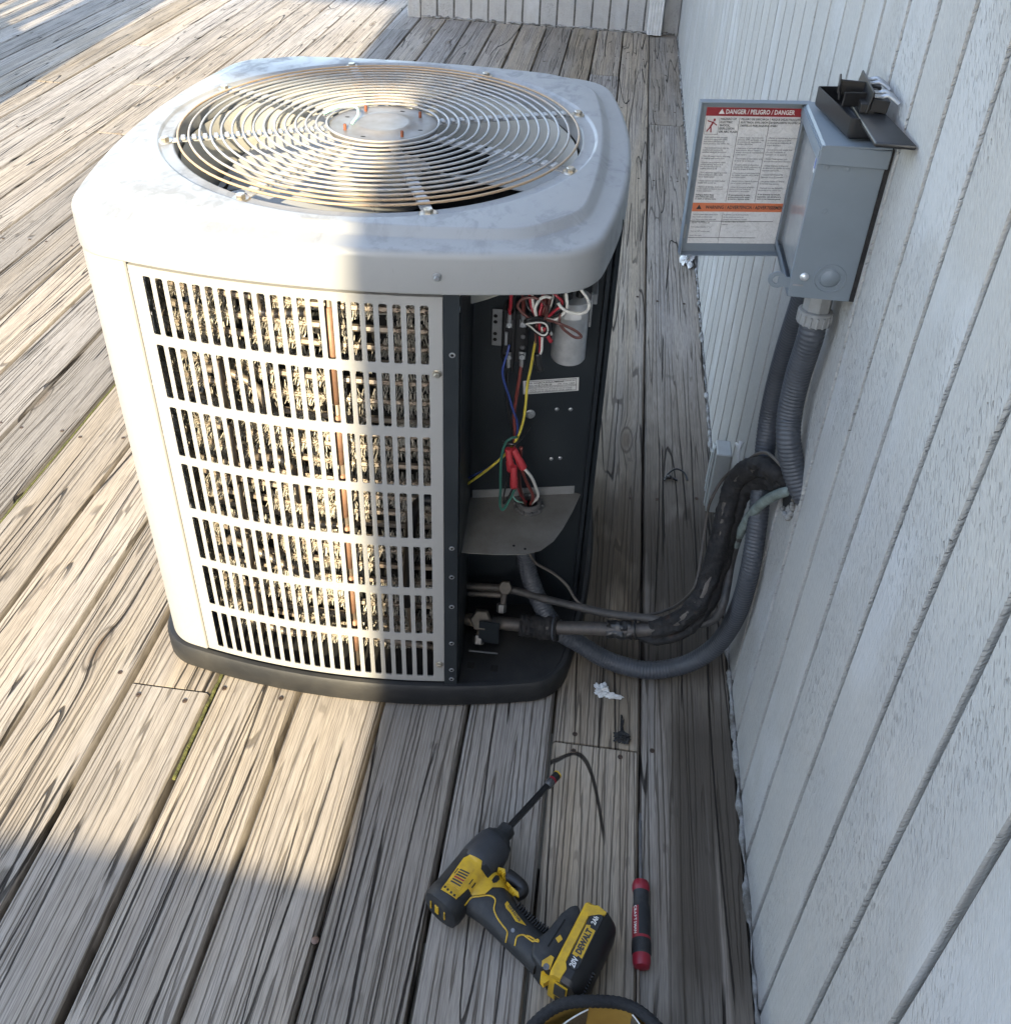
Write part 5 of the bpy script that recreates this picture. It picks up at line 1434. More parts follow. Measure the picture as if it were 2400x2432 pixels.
ribbed('flexible_conduit', [(0.1320, 0.6930, 0.8175), (0.1335, 0.722, 0.730), (0.1360, 0.757, 0.620), (0.1368, 0.766, 0.535), (0.1370, 0.752, 0.478), (0.1370, 0.696, 0.392), (0.1368, 0.672, 0.348), (0.1360, 0.650, 0.288), (0.1340, 0.650, 0.205),
                            (0.126, 0.662, 0.128), (0.108, 0.664, 0.080), (0.070, 0.662, 0.038), (0.008, 0.655, 0.0205), (-0.060, 0.661, 0.026), (-0.115, 0.664, 0.058), (-0.150, 0.665, 0.082), (-0.185, 0.686, 0.118), (-0.213, 0.712, 0.170), (-0.221, 0.720, 0.230), (-0.220, 0.720, 0.302)],
       0.0155, M['conduit'], 'grey ribbed conduit looping down across the deck and up into the unit', 'conduit')
cf = empty('conduit_fitting', (0.130, 0.6260, 0.778))
tag(cf, 'pale grey notched fitting joining the conduit to the box bottom', 'conduit fitting')
b = MB(); b.lathe([(0.0165, 0.0), (0.0205, 0.0012), (0.0210, 0.004), (0.0210, 0.0185), (0.0190, 0.0200), (0.0175, 0.0200)], (0, -0.004, -0.0205), (0, 0.12, 1), 40); b.build('nut', M['pvcgrey'], cf, 40)
for i in range(16):
    a = 2 * math.pi * i / 16
    b = MB(); b.box(Vector((0.0208 * math.cos(a), -0.0035 + 0.0208 * math.sin(a), -0.0105)), (0.0022, 0.0032, 0.0150), rot=a, bev=0.0007); b.build('grip_rib', M['pvcgrey'], cf, 30)
b = MB(); b.lathe([(0.0172, -0.001), (0.0172, 0.0400)], (0, -0.002, 0.0), (0, 0.06, 1), 8); b.build('collar', M['pvcgrey'], cf, 30)

def line(name, pts, r, mat, label, cat, n=14, sub=8, bumpy=0.0):
    P = smooth_path(pts, sub)
    b = MB(); N = len(P)
    b.tube(P, (lambda t: r * (1 + bumpy * mnoise.noise(Vector((t * N * 0.25, 1.7, r * 300)))) ), n=n, sub=1)
    o = b.build(name, mat, None, 70); tag(o, label, cat); return o
suction = [(-0.2650, 0.661, 0.088), (-0.235, 0.660, 0.0895), (-0.200, 0.660, 0.091), (-0.153, 0.655, 0.101), (-0.096, 0.650, 0.115), (-0.039, 0.645, 0.127), (0.005, 0.645, 0.138), (0.034, 0.640, 0.162), (0.056, 0.640, 0.193), (0.072, 0.652, 0.222), (0.084, 0.676, 0.264), (0.090, 0.698, 0.317), (0.095, 0.718, 0.362), (0.102, 0.728, 0.402), (0.114, 0.708, 0.446), (0.132, 0.678, 0.474), (0.150, 0.664, 0.470), (0.168, 0.658, 0.460)]
sl_ = line('suction_line', suction, 0.0112, M['oldpipe'], 'thick sooty pipe from the unit valve to the wall, wrapped in torn black foam', 'pipe', 16)
# foam sleeves on it, split and torn
def sleeve(pts, r, bumpy, name='foam_sleeve', mat='foam', n=18, parent=None, gap=None):
    P = smooth_path(pts, 14); N = len(P)
    b = MB()
    b.tube(P, lambda t: r * (1 + bumpy * mnoise.noise(Vector((t * N * 0.10, 5.1, r * 700)))), n=n, sub=1)
    # torn, dented skin with an open split along one side
    for i in range(N):
        for k in range(n):
            v = Vector(b.v[i * n + k]); c = P[i]; d = v - c
            f = 1 + 0.16 * mnoise.noise(v * 95) + 0.09 * mnoise.noise(v * 260)
            ang = (k - 4.5 + 1.6 * mnoise.noise(Vector((i * 0.11, 2.2, r * 90))))
            if abs(ang) < 0.8 and mnoise.noise(Vector((i * 0.07, 7.7, r * 50))) > -0.15: f *= 0.70
            b.v[i * n + k] = tuple(c + d * f)
    return b.build(name, M[mat], parent or sl_, 70)
sleeve(suction[6:18], 0.0158, 0.16)
sleeve([(-0.218, 0.660, 0.091), (-0.200, 0.660, 0.091), (-0.175, 0.658, 0.094), (-0.152, 0.655, 0.099)], 0.0200, 0.12)
sleeve([(-0.070, 0.6475, 0.121), (-0.046, 0.6455, 0.1255), (-0.030, 0.645, 0.129)], 0.0150, 0.12, mat='w_black')
sleeve([(-0.024, 0.645, 0.123), (0.010, 0.640, 0.124), (0.036, 0.636, 0.140), (0.060, 0.636, 0.165), (0.084, 0.652, 0.200), (0.098, 0.682, 0.240), (0.105, 0.702, 0.302), (0.110, 0.718, 0.352), (0.120, 0.720, 0.395), (0.132, 0.700, 0.430), (0.146, 0.672, 0.453), (0.165, 0.655, 0.462)], 0.0122, 0.18)
for p, ax_ in (((-0.158, 0.6555, 0.0985), (1, -0.1, 0.16)), ((-0.024, 0.645, 0.131), (1, 0, 0.22))):
    b = MB(); torus(b, Vector(p), ax_, 0.0205 if p[0] < -0.1 else 0.0155, 0.0016, 28, 6); b.build('cable_tie', M['conduit'] if p[0] < -0.1 else M['w_black'], sl_, 179)
line('liquid_line', [(-0.243, 0.690, 0.1425), (-0.215, 0.686, 0.142), (-0.192, 0.682, 0.140), (-0.126, 0.675, 0.136), (-0.068, 0.665, 0.139), (-0.008, 0.656, 0.149), (0.036, 0.645, 0.158), (0.070, 0.640, 0.166), (0.092, 0.640, 0.178), (0.102, 0.638, 0.198), (0.107, 0.645, 0.222), (0.111, 0.668, 0.238), (0.115, 0.694, 0.262), (0.120, 0.704, 0.313), (0.126, 0.688, 0.370), (0.136, 0.664, 0.422), (0.148, 0.638, 0.462), (0.165, 0.622, 0.484)],
     0.0066, simple('dirty_black_sleeve', (0.028, 0.027, 0.028), (0.075, 0.068, 0.062), 0.6, 0.0, 40, 0.3, 0.001, 200), 'thin dark liquid pipe running above the foam-wrapped pipe to the wall', 'pipe', 12, 8, 0.06)
vg = MB(); vg.tube([(0.1172, 0.7005, 0.290), (0.1200, 0.7040, 0.313), (0.1262, 0.688, 0.370), (0.136, 0.664, 0.422), (0.148, 0.638, 0.462), (0.160, 0.6265, 0.479)], lambda t: 0.0066 + 0.0009 * min(1.0, t * 2.5), n=12, sub=8)
vgo = vg.build('bare_end', M['verdigris'], bpy.data.objects['liquid_line'], 70)
tc = line('control_cable', [(-0.226, 0.700, 0.298), (-0.207, 0.700, 0.212), (-0.169, 0.700, 0.182), (-0.144, 0.690, 0.167), (-0.127, 0.681, 0.146), (-0.100, 0.676, 0.130), (-0.068, 0.672, 0.128), (-0.007, 0.690, 0.118), (0.034, 0.692, 0.140), (0.052, 0.672, 0.192), (0.062, 0.672, 0.222), (0.068, 0.700, 0.240), (0.072, 0.738, 0.268), (0.074, 0.760, 0.298), (0.076, 0.762, 0.330), (0.090, 0.768, 0.372), (0.106, 0.735, 0.432), (0.124, 0.694, 0.490), (0.142, 0.664, 0.497), (0.165, 0.635, 0.484)],
     0.0024, M['w_grey'], 'thin brown control cable strung along the pipes to the wall', 'cable', 8, 8)
# ragged hole in the siding where the lines go in
hl = MB()
pts = [(0.1560, 0.640 + 0.062 * math.cos(2 * math.pi * i / 16) * (0.8 + 0.2 * math.sin(i * 2.3)), 0.482 + 0.042 * math.sin(2 * math.pi * i / 16) * (0.8 + 0.25 * math.sin(i * 1.7))) for i in range(16)]
hl.add(pts, [tuple(reversed(range(16)))])
hl.build('wall_hole', M['hole'], house, None)
hb = MB()
for i in range(46):
    a = random.uniform(0, 6.28); p = Vector((0.1545, 0.632 + 0.05 * math.cos(a), 0.480 + 0.036 * math.sin(a)))
    hb.lathe([(0.0, -0.004), (0.005, -0.001), (0.004, 0.003), (0.0, 0.005)], p, (random.uniform(-1, 1), random.uniform(-1, 1), random.uniform(-1, 1)), 6)
hbo = hb.build('sealant', M['caulk'], house, 60); hbo['kind'] = 'stuff'
# channel cover stubs at the wall foot
for (y0, y1, za, zb_, dpt) in ((1.14, 1.20, 0.0, 0.110, 0.022), (1.075, 1.125, 0.02, 0.175, 0.030)):
    b = MB(); b.box((0.157 - dpt / 2, (y0 + y1) / 2, (za + zb_) / 2 + 0.003), (dpt, y1 - y0, zb_ - za), bev=0.002); b.box((0.157 - dpt - 0.0015, (y0 + y1) / 2, (za + zb_) / 2 + 0.003), (0.003, 0.012, zb_ - za), bev=0.0008)
    o = b.build('cable_channel', simple('pale_channel', (0.36, 0.38, 0.38), (0.3, 0.31, 0.31), 0.5), None, 30)
    tag(o, 'short taller grey channel stub at the wall foot' if zb_ > 0.15 else 'short lower grey channel stub at the wall foot', 'channel')

# ================================================================ TOOLS ON THE DECK
from mathutils.bvhtree import BVHTree
def drop_patch(outline, bvh, lift, zdef, cuts=3, wall=0.002):
    """a skin laid over the solid below it, following its shape"""
    bm = bmesh.new()
    vs = [bm.verts.new((x, y, 0)) for x, y in outline]
    f = bm.faces.new(vs)
    if f.normal.z < 0: pass
    bmesh.ops.triangulate(bm, faces=bm.faces[:])
    for _ in range(cuts):
        es = [e for e in bm.edges if e.calc_length() > 0.0035]
        if not es: break
        bmesh.ops.subdivide_edges(bm, edges=es, cuts=1)
        bmesh.ops.triangulate(bm, faces=bm.faces[:])
    bmesh.ops.recalc_face_normals(bm, faces=bm.faces[:])
    bm.normal_update()
    if sum(f.normal.z for f in bm.faces) < 0: bmesh.ops.reverse_faces(bm, faces=bm.faces[:])
    for v in bm.verts:
        h = bvh.ray_cast(Vector((v.co.x, v.co.y, 0.3)), Vector((0, 0, -1)), 0.6)
        v.co.z = (h[0].z if h[0] is not None and h[0].z > 0.012 else zdef) + lift
    r = bmesh.ops.extrude_face_region(bm, geom=bm.faces[:])
    for g in r['geom']:
        if isinstance(g, bmesh.types.BMVert): pass
    # original faces stay as the underside: sink them
    top = {g for g in r['geom'] if isinstance(g, bmesh.types.BMVert)}
    for v in bm.verts:
        if v not in top: v.co.z -= wall
    bmesh.ops.recalc_face_normals(bm, faces=bm.faces[:])
    return bm

tool = empty('impact_driver', (-0.19, 0.22, 0.0))
tag(tool, 'yellow and black cordless impact driver with a long nut-driver bit, lying on its side', 'impact driver')
TO = Vector((-0.19, 0.22, 0.0))
E1 = Vector((0.515, 0.857, 0.0)).normalized()
NOSE = Vector((-0.205, 0.311, 0.037))
REAR = NOSE - E1 * 0.118
def ax(s, r_off=0.0): return REAR + E1 * s - TO
solids = []
def tbuild(mb, name, mat, parent=None, smooth=40, solid=True):
    o = mb.build(name, M[mat] if isinstance(mat, str) else mat, parent or tool, smooth)
    if solid: solids.append(o)
    return o
def squarish(mb, prof, n=28, p=2.6):
    """housing section: a rounded, slightly boxy barrel round the tool axis"""
    U = Vector((E1.y, -E1.x, 0)); Wv = Vector((0, 0, 1)); vs = []; fs = []
    for (r, s) in prof:
        for i in range(n):
            a = 2 * math.pi * i / n
            c, s_ = math.cos(a), math.sin(a)
            k = (abs(c) ** p + abs(s_) ** p) ** (-1 / p)
            vs.append(ax(s) + U * r * k * c + Wv * r * k * s_)
    for j in range(len(prof) - 1):
        for i in range(n):
            q = (i + 1) % n
            fs.append((j * n + i, j * n + q, (j + 1) * n + q, (j + 1) * n + i))
    fs.append(tuple(reversed(range(n)))); fs.append(tuple((len(prof) - 1) * n + i for i in range(n)))
    return mb.add(vs, fs)
b = MB(); squarish(b, [(0.020, -0.010), (0.0265, -0.007), (0.0285, 0.0), (0.0285, 0.012), (0.0275, 0.014), (0.0275, 0.070), (0.024, 0.072)])
motor_h = tbuild(b, 'motor_housing', 'toolblack')
b = MB(); b.lathe([(0.026, 0.060), (0.0290, 0.064), (0.0295, 0.078), (0.0285, 0.094), (0.0265, 0.108), (0.0245, 0.113), (0.018, 0.1145)], ax(0), E1, 36); tbuild(b, 'nose_cone', 'toolgrey')
b = MB(); b.lathe([(0.0215, 0.1120), (0.0230, 0.1140), (0.0225, 0.1180), (0.0170, 0.1195), (0.0165, 0.1240), (0.0125, 0.1250), (0.0120, 0.1400), (0.0095, 0.1420)], ax(0), E1, 28); tbuild(b, 'chuck', 'toolblack')
bit = empty('bit'); bit.parent = tool
tip = Vector((-0.1285, 0.4360, 0.0225)) - TO; st0 = ax(0.138)
bd = (tip - st0).normalized(); bl = (tip - st0).length
b = MB(); b.lathe([(0.0050, 0.0), (0.0050, bl - 0.028), (0.0044, bl - 0.026)], st0, bd, 6); tbuild(b, 'shaft', 'black', bit, 25, False)
b = MB(); b.lathe([(0.0058, 0), (0.0070, 0.002), (0.0070, 0.010), (0.0064, 0.012)], st0 + bd * (bl - 0.029), bd, 18); tbuild(b, 'collar', 'steel', bit, 40, False)
b = MB(); b.lathe([(0.0066, 0), (0.0066, 0.003)], st0 + bd * (bl - 0.0165), bd, 18); tbuild(b, 'red_ring', 'redgrip', bit, 40, False)
b = MB(); b.lathe([(0.0062, 0), (0.0066, 0.001), (0.0066, 0.012), (0.0045, 0.0125), (0.0045, 0.006), (0.0, 0.006)], st0 + bd * (bl - 0.0132), bd, 18); tbuild(b, 'socket', 'black', bit, 40, False)
b = MB(); b.lathe([(0.0068, 0), (0.0068, 0.0024), (0.0046, 0.0026)], st0 + bd * (bl - 0.003), bd, 18); tbuild(b, 'yellow_ring', 'yellow', bit, 40, False)
# handle
hpts = [(-0.226, 0.240), (-0.213, 0.231), (-0.196, 0.217), (-0.178, 0.201), (-0.160, 0.187), (-0.143, 0.175), (-0.126, 0.165)]
hwid = [0.034, 0.033, 0.027, 0.0235, 0.0220, 0.0215, 0.0225]
b = MB(); vs = []; fs = []; n = 20
P2 = smooth_path([(x, y, 0.0365) for x, y in hpts], 5)
for i, p in enumerate(P2):
    t = i / (len(P2) - 1) * (len(hwid) - 1); k = min(int(t), len(hwid) - 2); w = hwid[k] + (hwid[k + 1] - hwid[k]) * (t - k)
    T = (P2[min(i + 1, len(P2) - 1)] - P2[max(i - 1, 0)]).normalized(); U = Vector((T.y, -T.x, 0))
    for q in range(n):
        a = 2 * math.pi * q / n; c, s_ = math.cos(a), math.sin(a); kk = (abs(c) ** 2.5 + abs(s_) ** 2.5) ** (-1 / 2.5)
        vs.append(p - TO + U * w * kk * c + Vector((0, 0, 1)) * 0.0185 * kk * s_)
for i in range(len(P2) - 1):
    for q in range(n):
        z = (q + 1) % n; fs.append((i * n + q, i * n + z, (i + 1) * n + z, (i + 1) * n + q))
fs.append(tuple(reversed(range(n)))); fs.append(tuple((len(P2) - 1) * n + q for q in range(n)))
b.add(vs, fs); handle = tbuild(b, 'handle', 'toolblack')
# ribbed rear of the grip
for i in range(16):
    t = i / 15; x = -0.166 + 0.050 * t; y = 0.2190 - 0.0285 * t - 0.004 * math.sin(t * 3)
    rbm = MB(); rbm.box(Vector((x, y, 0.0420)) - TO, (0.0018, 0.010, 0.018), rot=R(-38), bev=0.0006); tbuild(rbm, 'grip_rib', 'toolblack', handle, 30, False)
b = MB(); b.tube([Vector(p) - TO for p in ((-0.186, 0.262, 0.037), (-0.174, 0.256, 0.037), (-0.165, 0.250, 0.037), (-0.163, 0.244, 0.037), (-0.170, 0.238, 0.037))], lambda t: 0.0105 - 0.002 * t, n=14, sub=5); tbuild(b, 'trigger', 'black')
# foot of the handle
ft = [(-0.141, 0.172), (-0.142, 0.156), (-0.127, 0.141), (-0.114, 0.139), (-0.110, 0.150), (-0.0795, 0.212), (-0.0860, 0.226), (-0.0960, 0.223), (-0.1080, 0.212), (-0.124, 0.188)]
bmx = bmesh.new(); v0 = [bmx.verts.new(Vector((x, y, 0.010)) - TO) for x, y in ft]; v1 = [bmx.verts.new(Vector((x, y, 0.0615)) - TO) for x, y in ft]
bmx.faces.new(list(reversed(v0))); bmx.faces.new(v1)
for i in range(len(ft)): bmx.faces.new((v0[i], v0[(i + 1) % len(ft)], v1[(i + 1) % len(ft)], v1[i]))
bmesh.ops.recalc_face_normals(bmx, faces=bmx.faces); bmesh.ops.bevel(bmx, geom=bmx.edges[:], offset=0.004, segments=3, profile=0.5, affect='EDGES')
b = MB(); b.bm(bmx); foot = tbuild(b, 'foot', 'toolblack')
# battery
EB = Vector((0.40, 0.9165, 0.0)).normalized(); EP = Vector((EB.y, -EB.x, 0.0))
B0 = Vector((-0.1145, 0.1330, 0.0))
def bp_(u, w, z): return B0 + EB * u + EP * w + Vector((0, 0, z)) - TO
def bsect(mb, sec, u0, u1, chamf=0.006):
    n = len(sec); vs = []; fs = []
    cw = sum(p[0] for p in sec) / n; cz = sum(p[1] for p in sec) / n
    for (u, k) in ((u0, 0.86), (u0 + chamf, 1.0), (u1 - chamf, 1.0), (u1, 0.86)):
        vs += [bp_(u, cw + (w - cw) * k, cz + (z - cz) * k) for w, z in sec]
    for j in range(3):
        for i in range(n):
            q = (i + 1) % n; fs.append((j * n + i, j * n + q, (j + 1) * n + q, (j + 1) * n + i))
    fs.append(tuple(reversed(range(n)))); fs.append(tuple(3 * n + i for i in range(n)))
    mb.add(vs, fs)
bat = empty('battery'); bat.parent = tool
b = MB(); bsect(b, [(0.004, 0.003), (0.004, 0.066), (0.007, 0.0690), (0.024, 0.0690), (0.030, 0.0655), (0.041, 0.050), (0.045, 0.040), (0.045, 0.008), (0.040, 0.001), (0.008, 0.001)], 0.0, 0.106)
bmx = bmesh.new(); me_ = b.mesh('tmp', M['black']); bmx.from_mesh(me_); bmesh.ops.recalc_face_normals(bmx, faces=bmx.faces); b = MB(); b.bm(bmx); bpy.data.meshes.remove(me_)
batb = tbuild(b, 'case', 'black', bat, 30)
b = MB(); bsect(b, [(-0.003, 0.004), (-0.003, 0.066), (0.0, 0.0700), (0.0085, 0.0705), (0.0095, 0.0690), (0.0095, 0.002), (0.0, 0.002)], 0.0, 0.104, 0.004)
bmx = bmesh.new(); me_ = b.mesh('tmp', M['yellow']); bmx.from_mesh(me_); bmesh.ops.recalc_face_normals(bmx, faces=bmx.faces); b = MB(); b.bm(bmx); bpy.data.meshes.remove(me_)
baty = tbuild(b, 'yellow_rail', 'yellow', bat, 30)
for i in range(9):
    b = MB(); b.box(bp_(0.004 + i * 0.004, 0.0385, 0.030), (0.0018, 0.013, 0.040), rot=math.atan2(EB.y, EB.x), bev=0.0005); tbuild(b, 'cooling_rib', 'black', batb, 30, False)
def btop(name, pts, z0, z1, mat, parent):
    q = MB()
    outline = [bp_(u, w, 0) for u, w in pts]
    q.prism([(p.x, p.y) for p in outline], z0, z1)
    bmx = bmesh.new(); me_ = q.mesh('tmp', M[mat]); bmx.from_mesh(me_); bmesh.ops.recalc_face_normals(bmx, faces=bmx.faces); q = MB(); q.bm(bmx); bpy.data.meshes.remove(me_)
    return q.build(name, M[mat], parent, 30)
btop('yellow_end', [(0.088, 0.002), (0.100, 0.006), (0.104, 0.014), (0.102, 0.027), (0.0975, 0.0265), (0.094, 0.019), (0.086, 0.0095)], 0.060, 0.0712, 'yellow', bat)
btop('yellow_end', [(-0.001, 0.002), (0.000, 0.0125), (0.014, 0.0140), (0.020, 0.0100), (0.020, 0.002)], 0.060, 0.0708, 'yellow', bat)
strip = btop('label_strip', [(0.018, 0.0155), (0.022, 0.0110), (0.092, 0.0105), (0.096, 0.014), (0.0965, 0.022), (0.093, 0.0258), (0.022, 0.0262), (0.018, 0.0225)], 0.066, 0.0708, 'toolblack', bat)
btop('brand_patch', [(0.0335, 0.0118), (0.074, 0.0113), (0.0765, 0.0165), (0.0735, 0.0170), (0.0735, 0.0248), (0.0345, 0.0252), (0.0355, 0.0195), (0.0330, 0.0185)], 0.069, 0.0714, 'yellow', bat)
YV = -EP
def bt_m(u, w, z):
    p = bp_(u, w, z); return Matrix(((EB.x, YV.x, 0, p.x), (EB.y, YV.y, 0, p.y), (0, 0, 1, p.z), (0, 0, 0, 1)))
text_mesh('lettering', 'DEWALT', 0.0108, M['ink'], bat, bt_m(0.0540, 0.0184, 0.0716), 'CENTER', 0.0002, 1.0, 0.0340, 0.05)
text_mesh('lettering', '20V', 0.0105, simple('white_print', (0.7, 0.7, 0.7), (0.6, 0.6, 0.6), 0.5), bat, bt_m(0.0258, 0.0186, 0.0710), 'CENTER', 0.0002, 1.0, 0.0125)
text_mesh('lettering', '2Ah', 0.0090, M['w_white'], bat, bt_m(0.0850, 0.0186, 0.0710), 'CENTER', 0.0002, 1.0, 0.0110)
b = MB(); b.box(bp_(-0.0006, 0.014, 0.040), (0.0012, 0.020, 0.034), rot=math.atan2(EB.y, EB.x)); tbuild(b, 'end_frame', 'yellow', bat, 30, False)
b = MB(); b.box(bp_(-0.0014, 0.014, 0.040), (0.0010, 0.0155, 0.028), rot=math.atan2(EB.y, EB.x)); tbuild(b, 'end_print', 'ink', bat, 30, False)

# yellow skin, prints and trim lines follow the black body underneath
verts = []; polys = []
for o in solids:
    base = len(verts)
    verts += [v.co + TO for v in o.data.vertices]
    polys += [[base + i for i in p.vertices] for p in o.data.polygons]
bvh = BVHTree.FromPolygons(verts, polys)
def skin(name, outline, mat, lift=0.0012, zdef=0.052, parent=None, wall=0.004, cuts=3):
    bm = drop_patch(outline, bvh, lift, zdef, cuts, wall)
    bmesh.ops.translate(bm, verts=bm.verts, vec=-TO)
    q = MB(); q.bm(bm); return q.build(name, M[mat], parent or tool, 35)
yel = skin('yellow_housing', [(-0.248, 0.264), (-0.240, 0.269), (-0.222, 0.263), (-0.222, 0.253), (-0.211, 0.246), (-0.199, 0.264), (-0.1895, 0.263), (-0.1865, 0.248), (-0.178, 0.241), (-0.1675, 0.234), (-0.1660, 0.2285), (-0.178, 0.2345), (-0.187, 0.2385), (-0.203, 0.235), (-0.212, 0.224), (-0.228, 0.2205), (-0.235, 0.226), (-0.2485, 0.2085), (-0.2705, 0.217)], 'yellow', 0.0014)
skin('warning_print', [(-0.248, 0.2545), (-0.231, 0.2495), (-0.246, 0.2200), (-0.263, 0.2265)], 'yellow', 0.0024, parent=yel, wall=0.001)
for i in range(7):
    t = (i + 0.5) / 7
    a_, b_ = Vector((-0.247, 0.2515)).lerp(Vector((-0.2605, 0.2280)), t), Vector((-0.2335, 0.2480)).lerp(Vector((-0.2465, 0.2230)), t)
    if i == 0: continue
    dd = Vector((0.0006, 0.0009))
    skin('print_line', [tuple(a_ - dd), tuple(b_ - dd), tuple(b_ + dd), tuple(a_ + dd)], 'ink' if i not in (4,) else 'redgrip', 0.0027, parent=yel, wall=0.0006, cuts=2)
for (x, y) in ((-0.266, 0.2205), (-0.2615, 0.2175), (-0.2565, 0.2145), (-0.2515, 0.2120)):
    skin('vent', [(x - 0.0016, y - 0.0012), (x + 0.0012, y - 0.0016), (x + 0.0018, y + 0.0012), (x - 0.0010, y + 0.0018)], 'black', 0.0018, parent=yel, wall=0.0006, cuts=1)
for (x, y) in ((-0.2575, 0.246), (-0.2545, 0.2445), (-0.2325, 0.234), (-0.2285, 0.2315)):
    skin('vent', [(x - 0.0026, y - 0.0034), (x - 0.0014, y - 0.0040), (x + 0.0026, y + 0.0034), (x + 0.0014, y + 0.0040)], 'black', 0.0018, parent=yel, wall=0.0006, cuts=1)
skin('direction_switch', [(-0.2055, 0.2440), (-0.2030, 0.2405), (-0.1985, 0.2425), (-0.1950, 0.2490), (-0.1965, 0.2545), (-0.2010, 0.2535)], 'black', 0.0020, parent=yel, wall=0.001, cuts=2)
for (x, y, r) in ((-0.1935, 0.2605, 0.0028), (-0.235, 0.202, 0.0045), (-0.169, 0.184, 0.0026), (-0.150, 0.206, 0.0024)):
    h = bvh.ray_cast(Vector((x, y, 0.3)), Vector((0, 0, -1)), 0.6)
    if h[0] is None: continue
    q = MB(); q.lathe([(r, 0.0), (r, 0.0010), (r * 0.7, 0.0012), (r * 0.5, 0.0004), (0.0, 0.0004)], h[0] - TO + Vector((0, 0, 0.0006)), h[1], 14); q.build('body_screw', M['steel'], tool, 30)
def trim(pts, r=0.0011, name='trim_line'):
    out = []
    for p in smooth_path([(x, y, 0) for x, y in pts], 5):
        h = bvh.ray_cast(Vector((p.x, p.y, 0.3)), Vector((0, 0, -1)), 0.6)
        out.append(Vector((p.x, p.y, (h[0].z if h[0] is not None and h[0].z > 0.015 else 0.05) + 0.0003)) - TO)
    q = MB(); q.tube(out, r, n=6, sub=1); q.build(name, M['yellow'], tool, 60)
trim([(-0.237, 0.208), (-0.230, 0.218), (-0.218, 0.221), (-0.205, 0.2235), (-0.197, 0.219), (-0.197, 0.207), (-0.191, 0.197), (-0.183, 0.189), (-0.176, 0.182), (-0.1765, 0.173)])
trim([(-0.164, 0.168), (-0.1625, 0.177), (-0.155, 0.180), (-0.150, 0.178), (-0.137, 0.1715), (-0.1345, 0.1735), (-0.145, 0.179), (-0.151, 0.1795)])
brp = skin('brushless_flash', [(-0.181, 0.2200), (-0.1835, 0.2155), (-0.1815, 0.2105), (-0.1750, 0.2055), (-0.1665, 0.1955), (-0.1525, 0.1925)], 'yellow', 0.0010, parent=handle, wall=0.001)
hd_ = Vector((-0.70, 0.714, 0)).normalized(); hu = Vector((-0.714, -0.70, 0))
p = Vector((-0.1695, 0.2050, 0.0575)) - TO
text_mesh('lettering', 'BRUSHLESS', 0.0048, M['ink'], brp, Matrix(((hd_.x, -hd_.y, 0, p.x), (hd_.y, hd_.x, 0, p.y), (0, 0, 1, p.z), (0, 0, 0, 1))), 'CENTER', 0.0002, 1.0, 0.0250)
# rear vents with yellow accents
for (off, w_) in ((-0.0135, 0.0012), (-0.003, 0.0036), (0.0105, 0.0012)):
    U = Vector((E1.y, -E1.x, 0))
    q = MB(); c0 = ax(-0.0100) + U * off + Vector((0, 0, 0.004))
    q.box(c0, (0.0030, w_ * 1.8, 0.018), rot=math.atan2(E1.y, E1.x), bev=0.0006); q.build('rear_accent', M['yellow'], motor_h, 30)
# belt hook lug and small yellow block on the foot
skin('hook_lug', [(-0.1275, 0.149), (-0.117, 0.157), (-0.1125, 0.155), (-0.116, 0.1415), (-0.1165, 0.134), (-0.1225, 0.1295), (-0.1270, 0.134)], 'yellow', 0.0016, 0.046, parent=foot, wall=0.012)
q = MB(); q.lathe([(0.0040, 0), (0.0040, 0.0012), (0.0016, 0.0014), (0.0, 0.0006)], Vector((-0.1215, 0.1425, 0.0628)) - TO, (0, 0, 1), 14); q.build('lug_screw', M['steel'], foot, 40)
skin('hook_plate', [(-0.1125, 0.1785), (-0.1085, 0.1735), (-0.1035, 0.1785), (-0.1070, 0.1835)], 'yellow', 0.0012, parent=foot, wall=0.002, cuts=1)
skin('light_slot', [(-0.1225, 0.1675), (-0.1205, 0.1665), (-0.1015, 0.2030), (-0.1030, 0.2045)], 'hole', 0.0006, parent=foot, wall=0.001, cuts=2)

# ---- screwdriver
sd = empty('screwdriver', (0.001, 0.235, 0.0))
tag(sd, 'black and red screwdriver lying on the deck beside the impact driver', 'screwdriver')
SO = Vector((0.001, 0.235, 0.0)); DS = Vector((-0.02, 1.0, 0.0)).normalized(); SA = Vector((0.004, 0.183, 0.0135)) - SO
def slathe(name, prof, mat, a0=None, a1=None, lift=0.0, parent=None, n=28):
    q = MB()
    if a0 is None: q.lathe([(r, h) for r, h in prof], SA, DS, n)
    else:
        U = Vector((DS.y, -DS.x, 0)); vs = []; fs = []; m = 10
        for (r, h) in prof:
            for i in range(m + 1):
                a = R(a0 + (a1 - a0) * i / m)
                vs.append(SA + DS * h + (U * math.cos(a) + Vector((0, 0, 1)) * math.sin(a)) * (r + lift))
        for j in range(len(prof) - 1):
            for i in range(m): fs.append((j * (m + 1) + i, j * (m + 1) + i + 1, (j + 1) * (m + 1) + i + 1, (j + 1) * (m + 1) + i))
        q.add(vs, fs)
    return q.build(name, M[mat], parent or sd, 40)
slathe('end_cap', [(0.006, -0.004), (0.0105, -0.002), (0.0118, 0.002), (0.0122, 0.008), (0.0120, 0.0125)], 'redgrip')
grip = slathe('grip', [(0.0118, 0.0120), (0.0126, 0.013), (0.0128, 0.030), (0.0124, 0.034), (0.0126, 0.060), (0.0120, 0.072), (0.0106, 0.080), (0.0108, 0.094), (0.0112, 0.096)], 'toolblack')
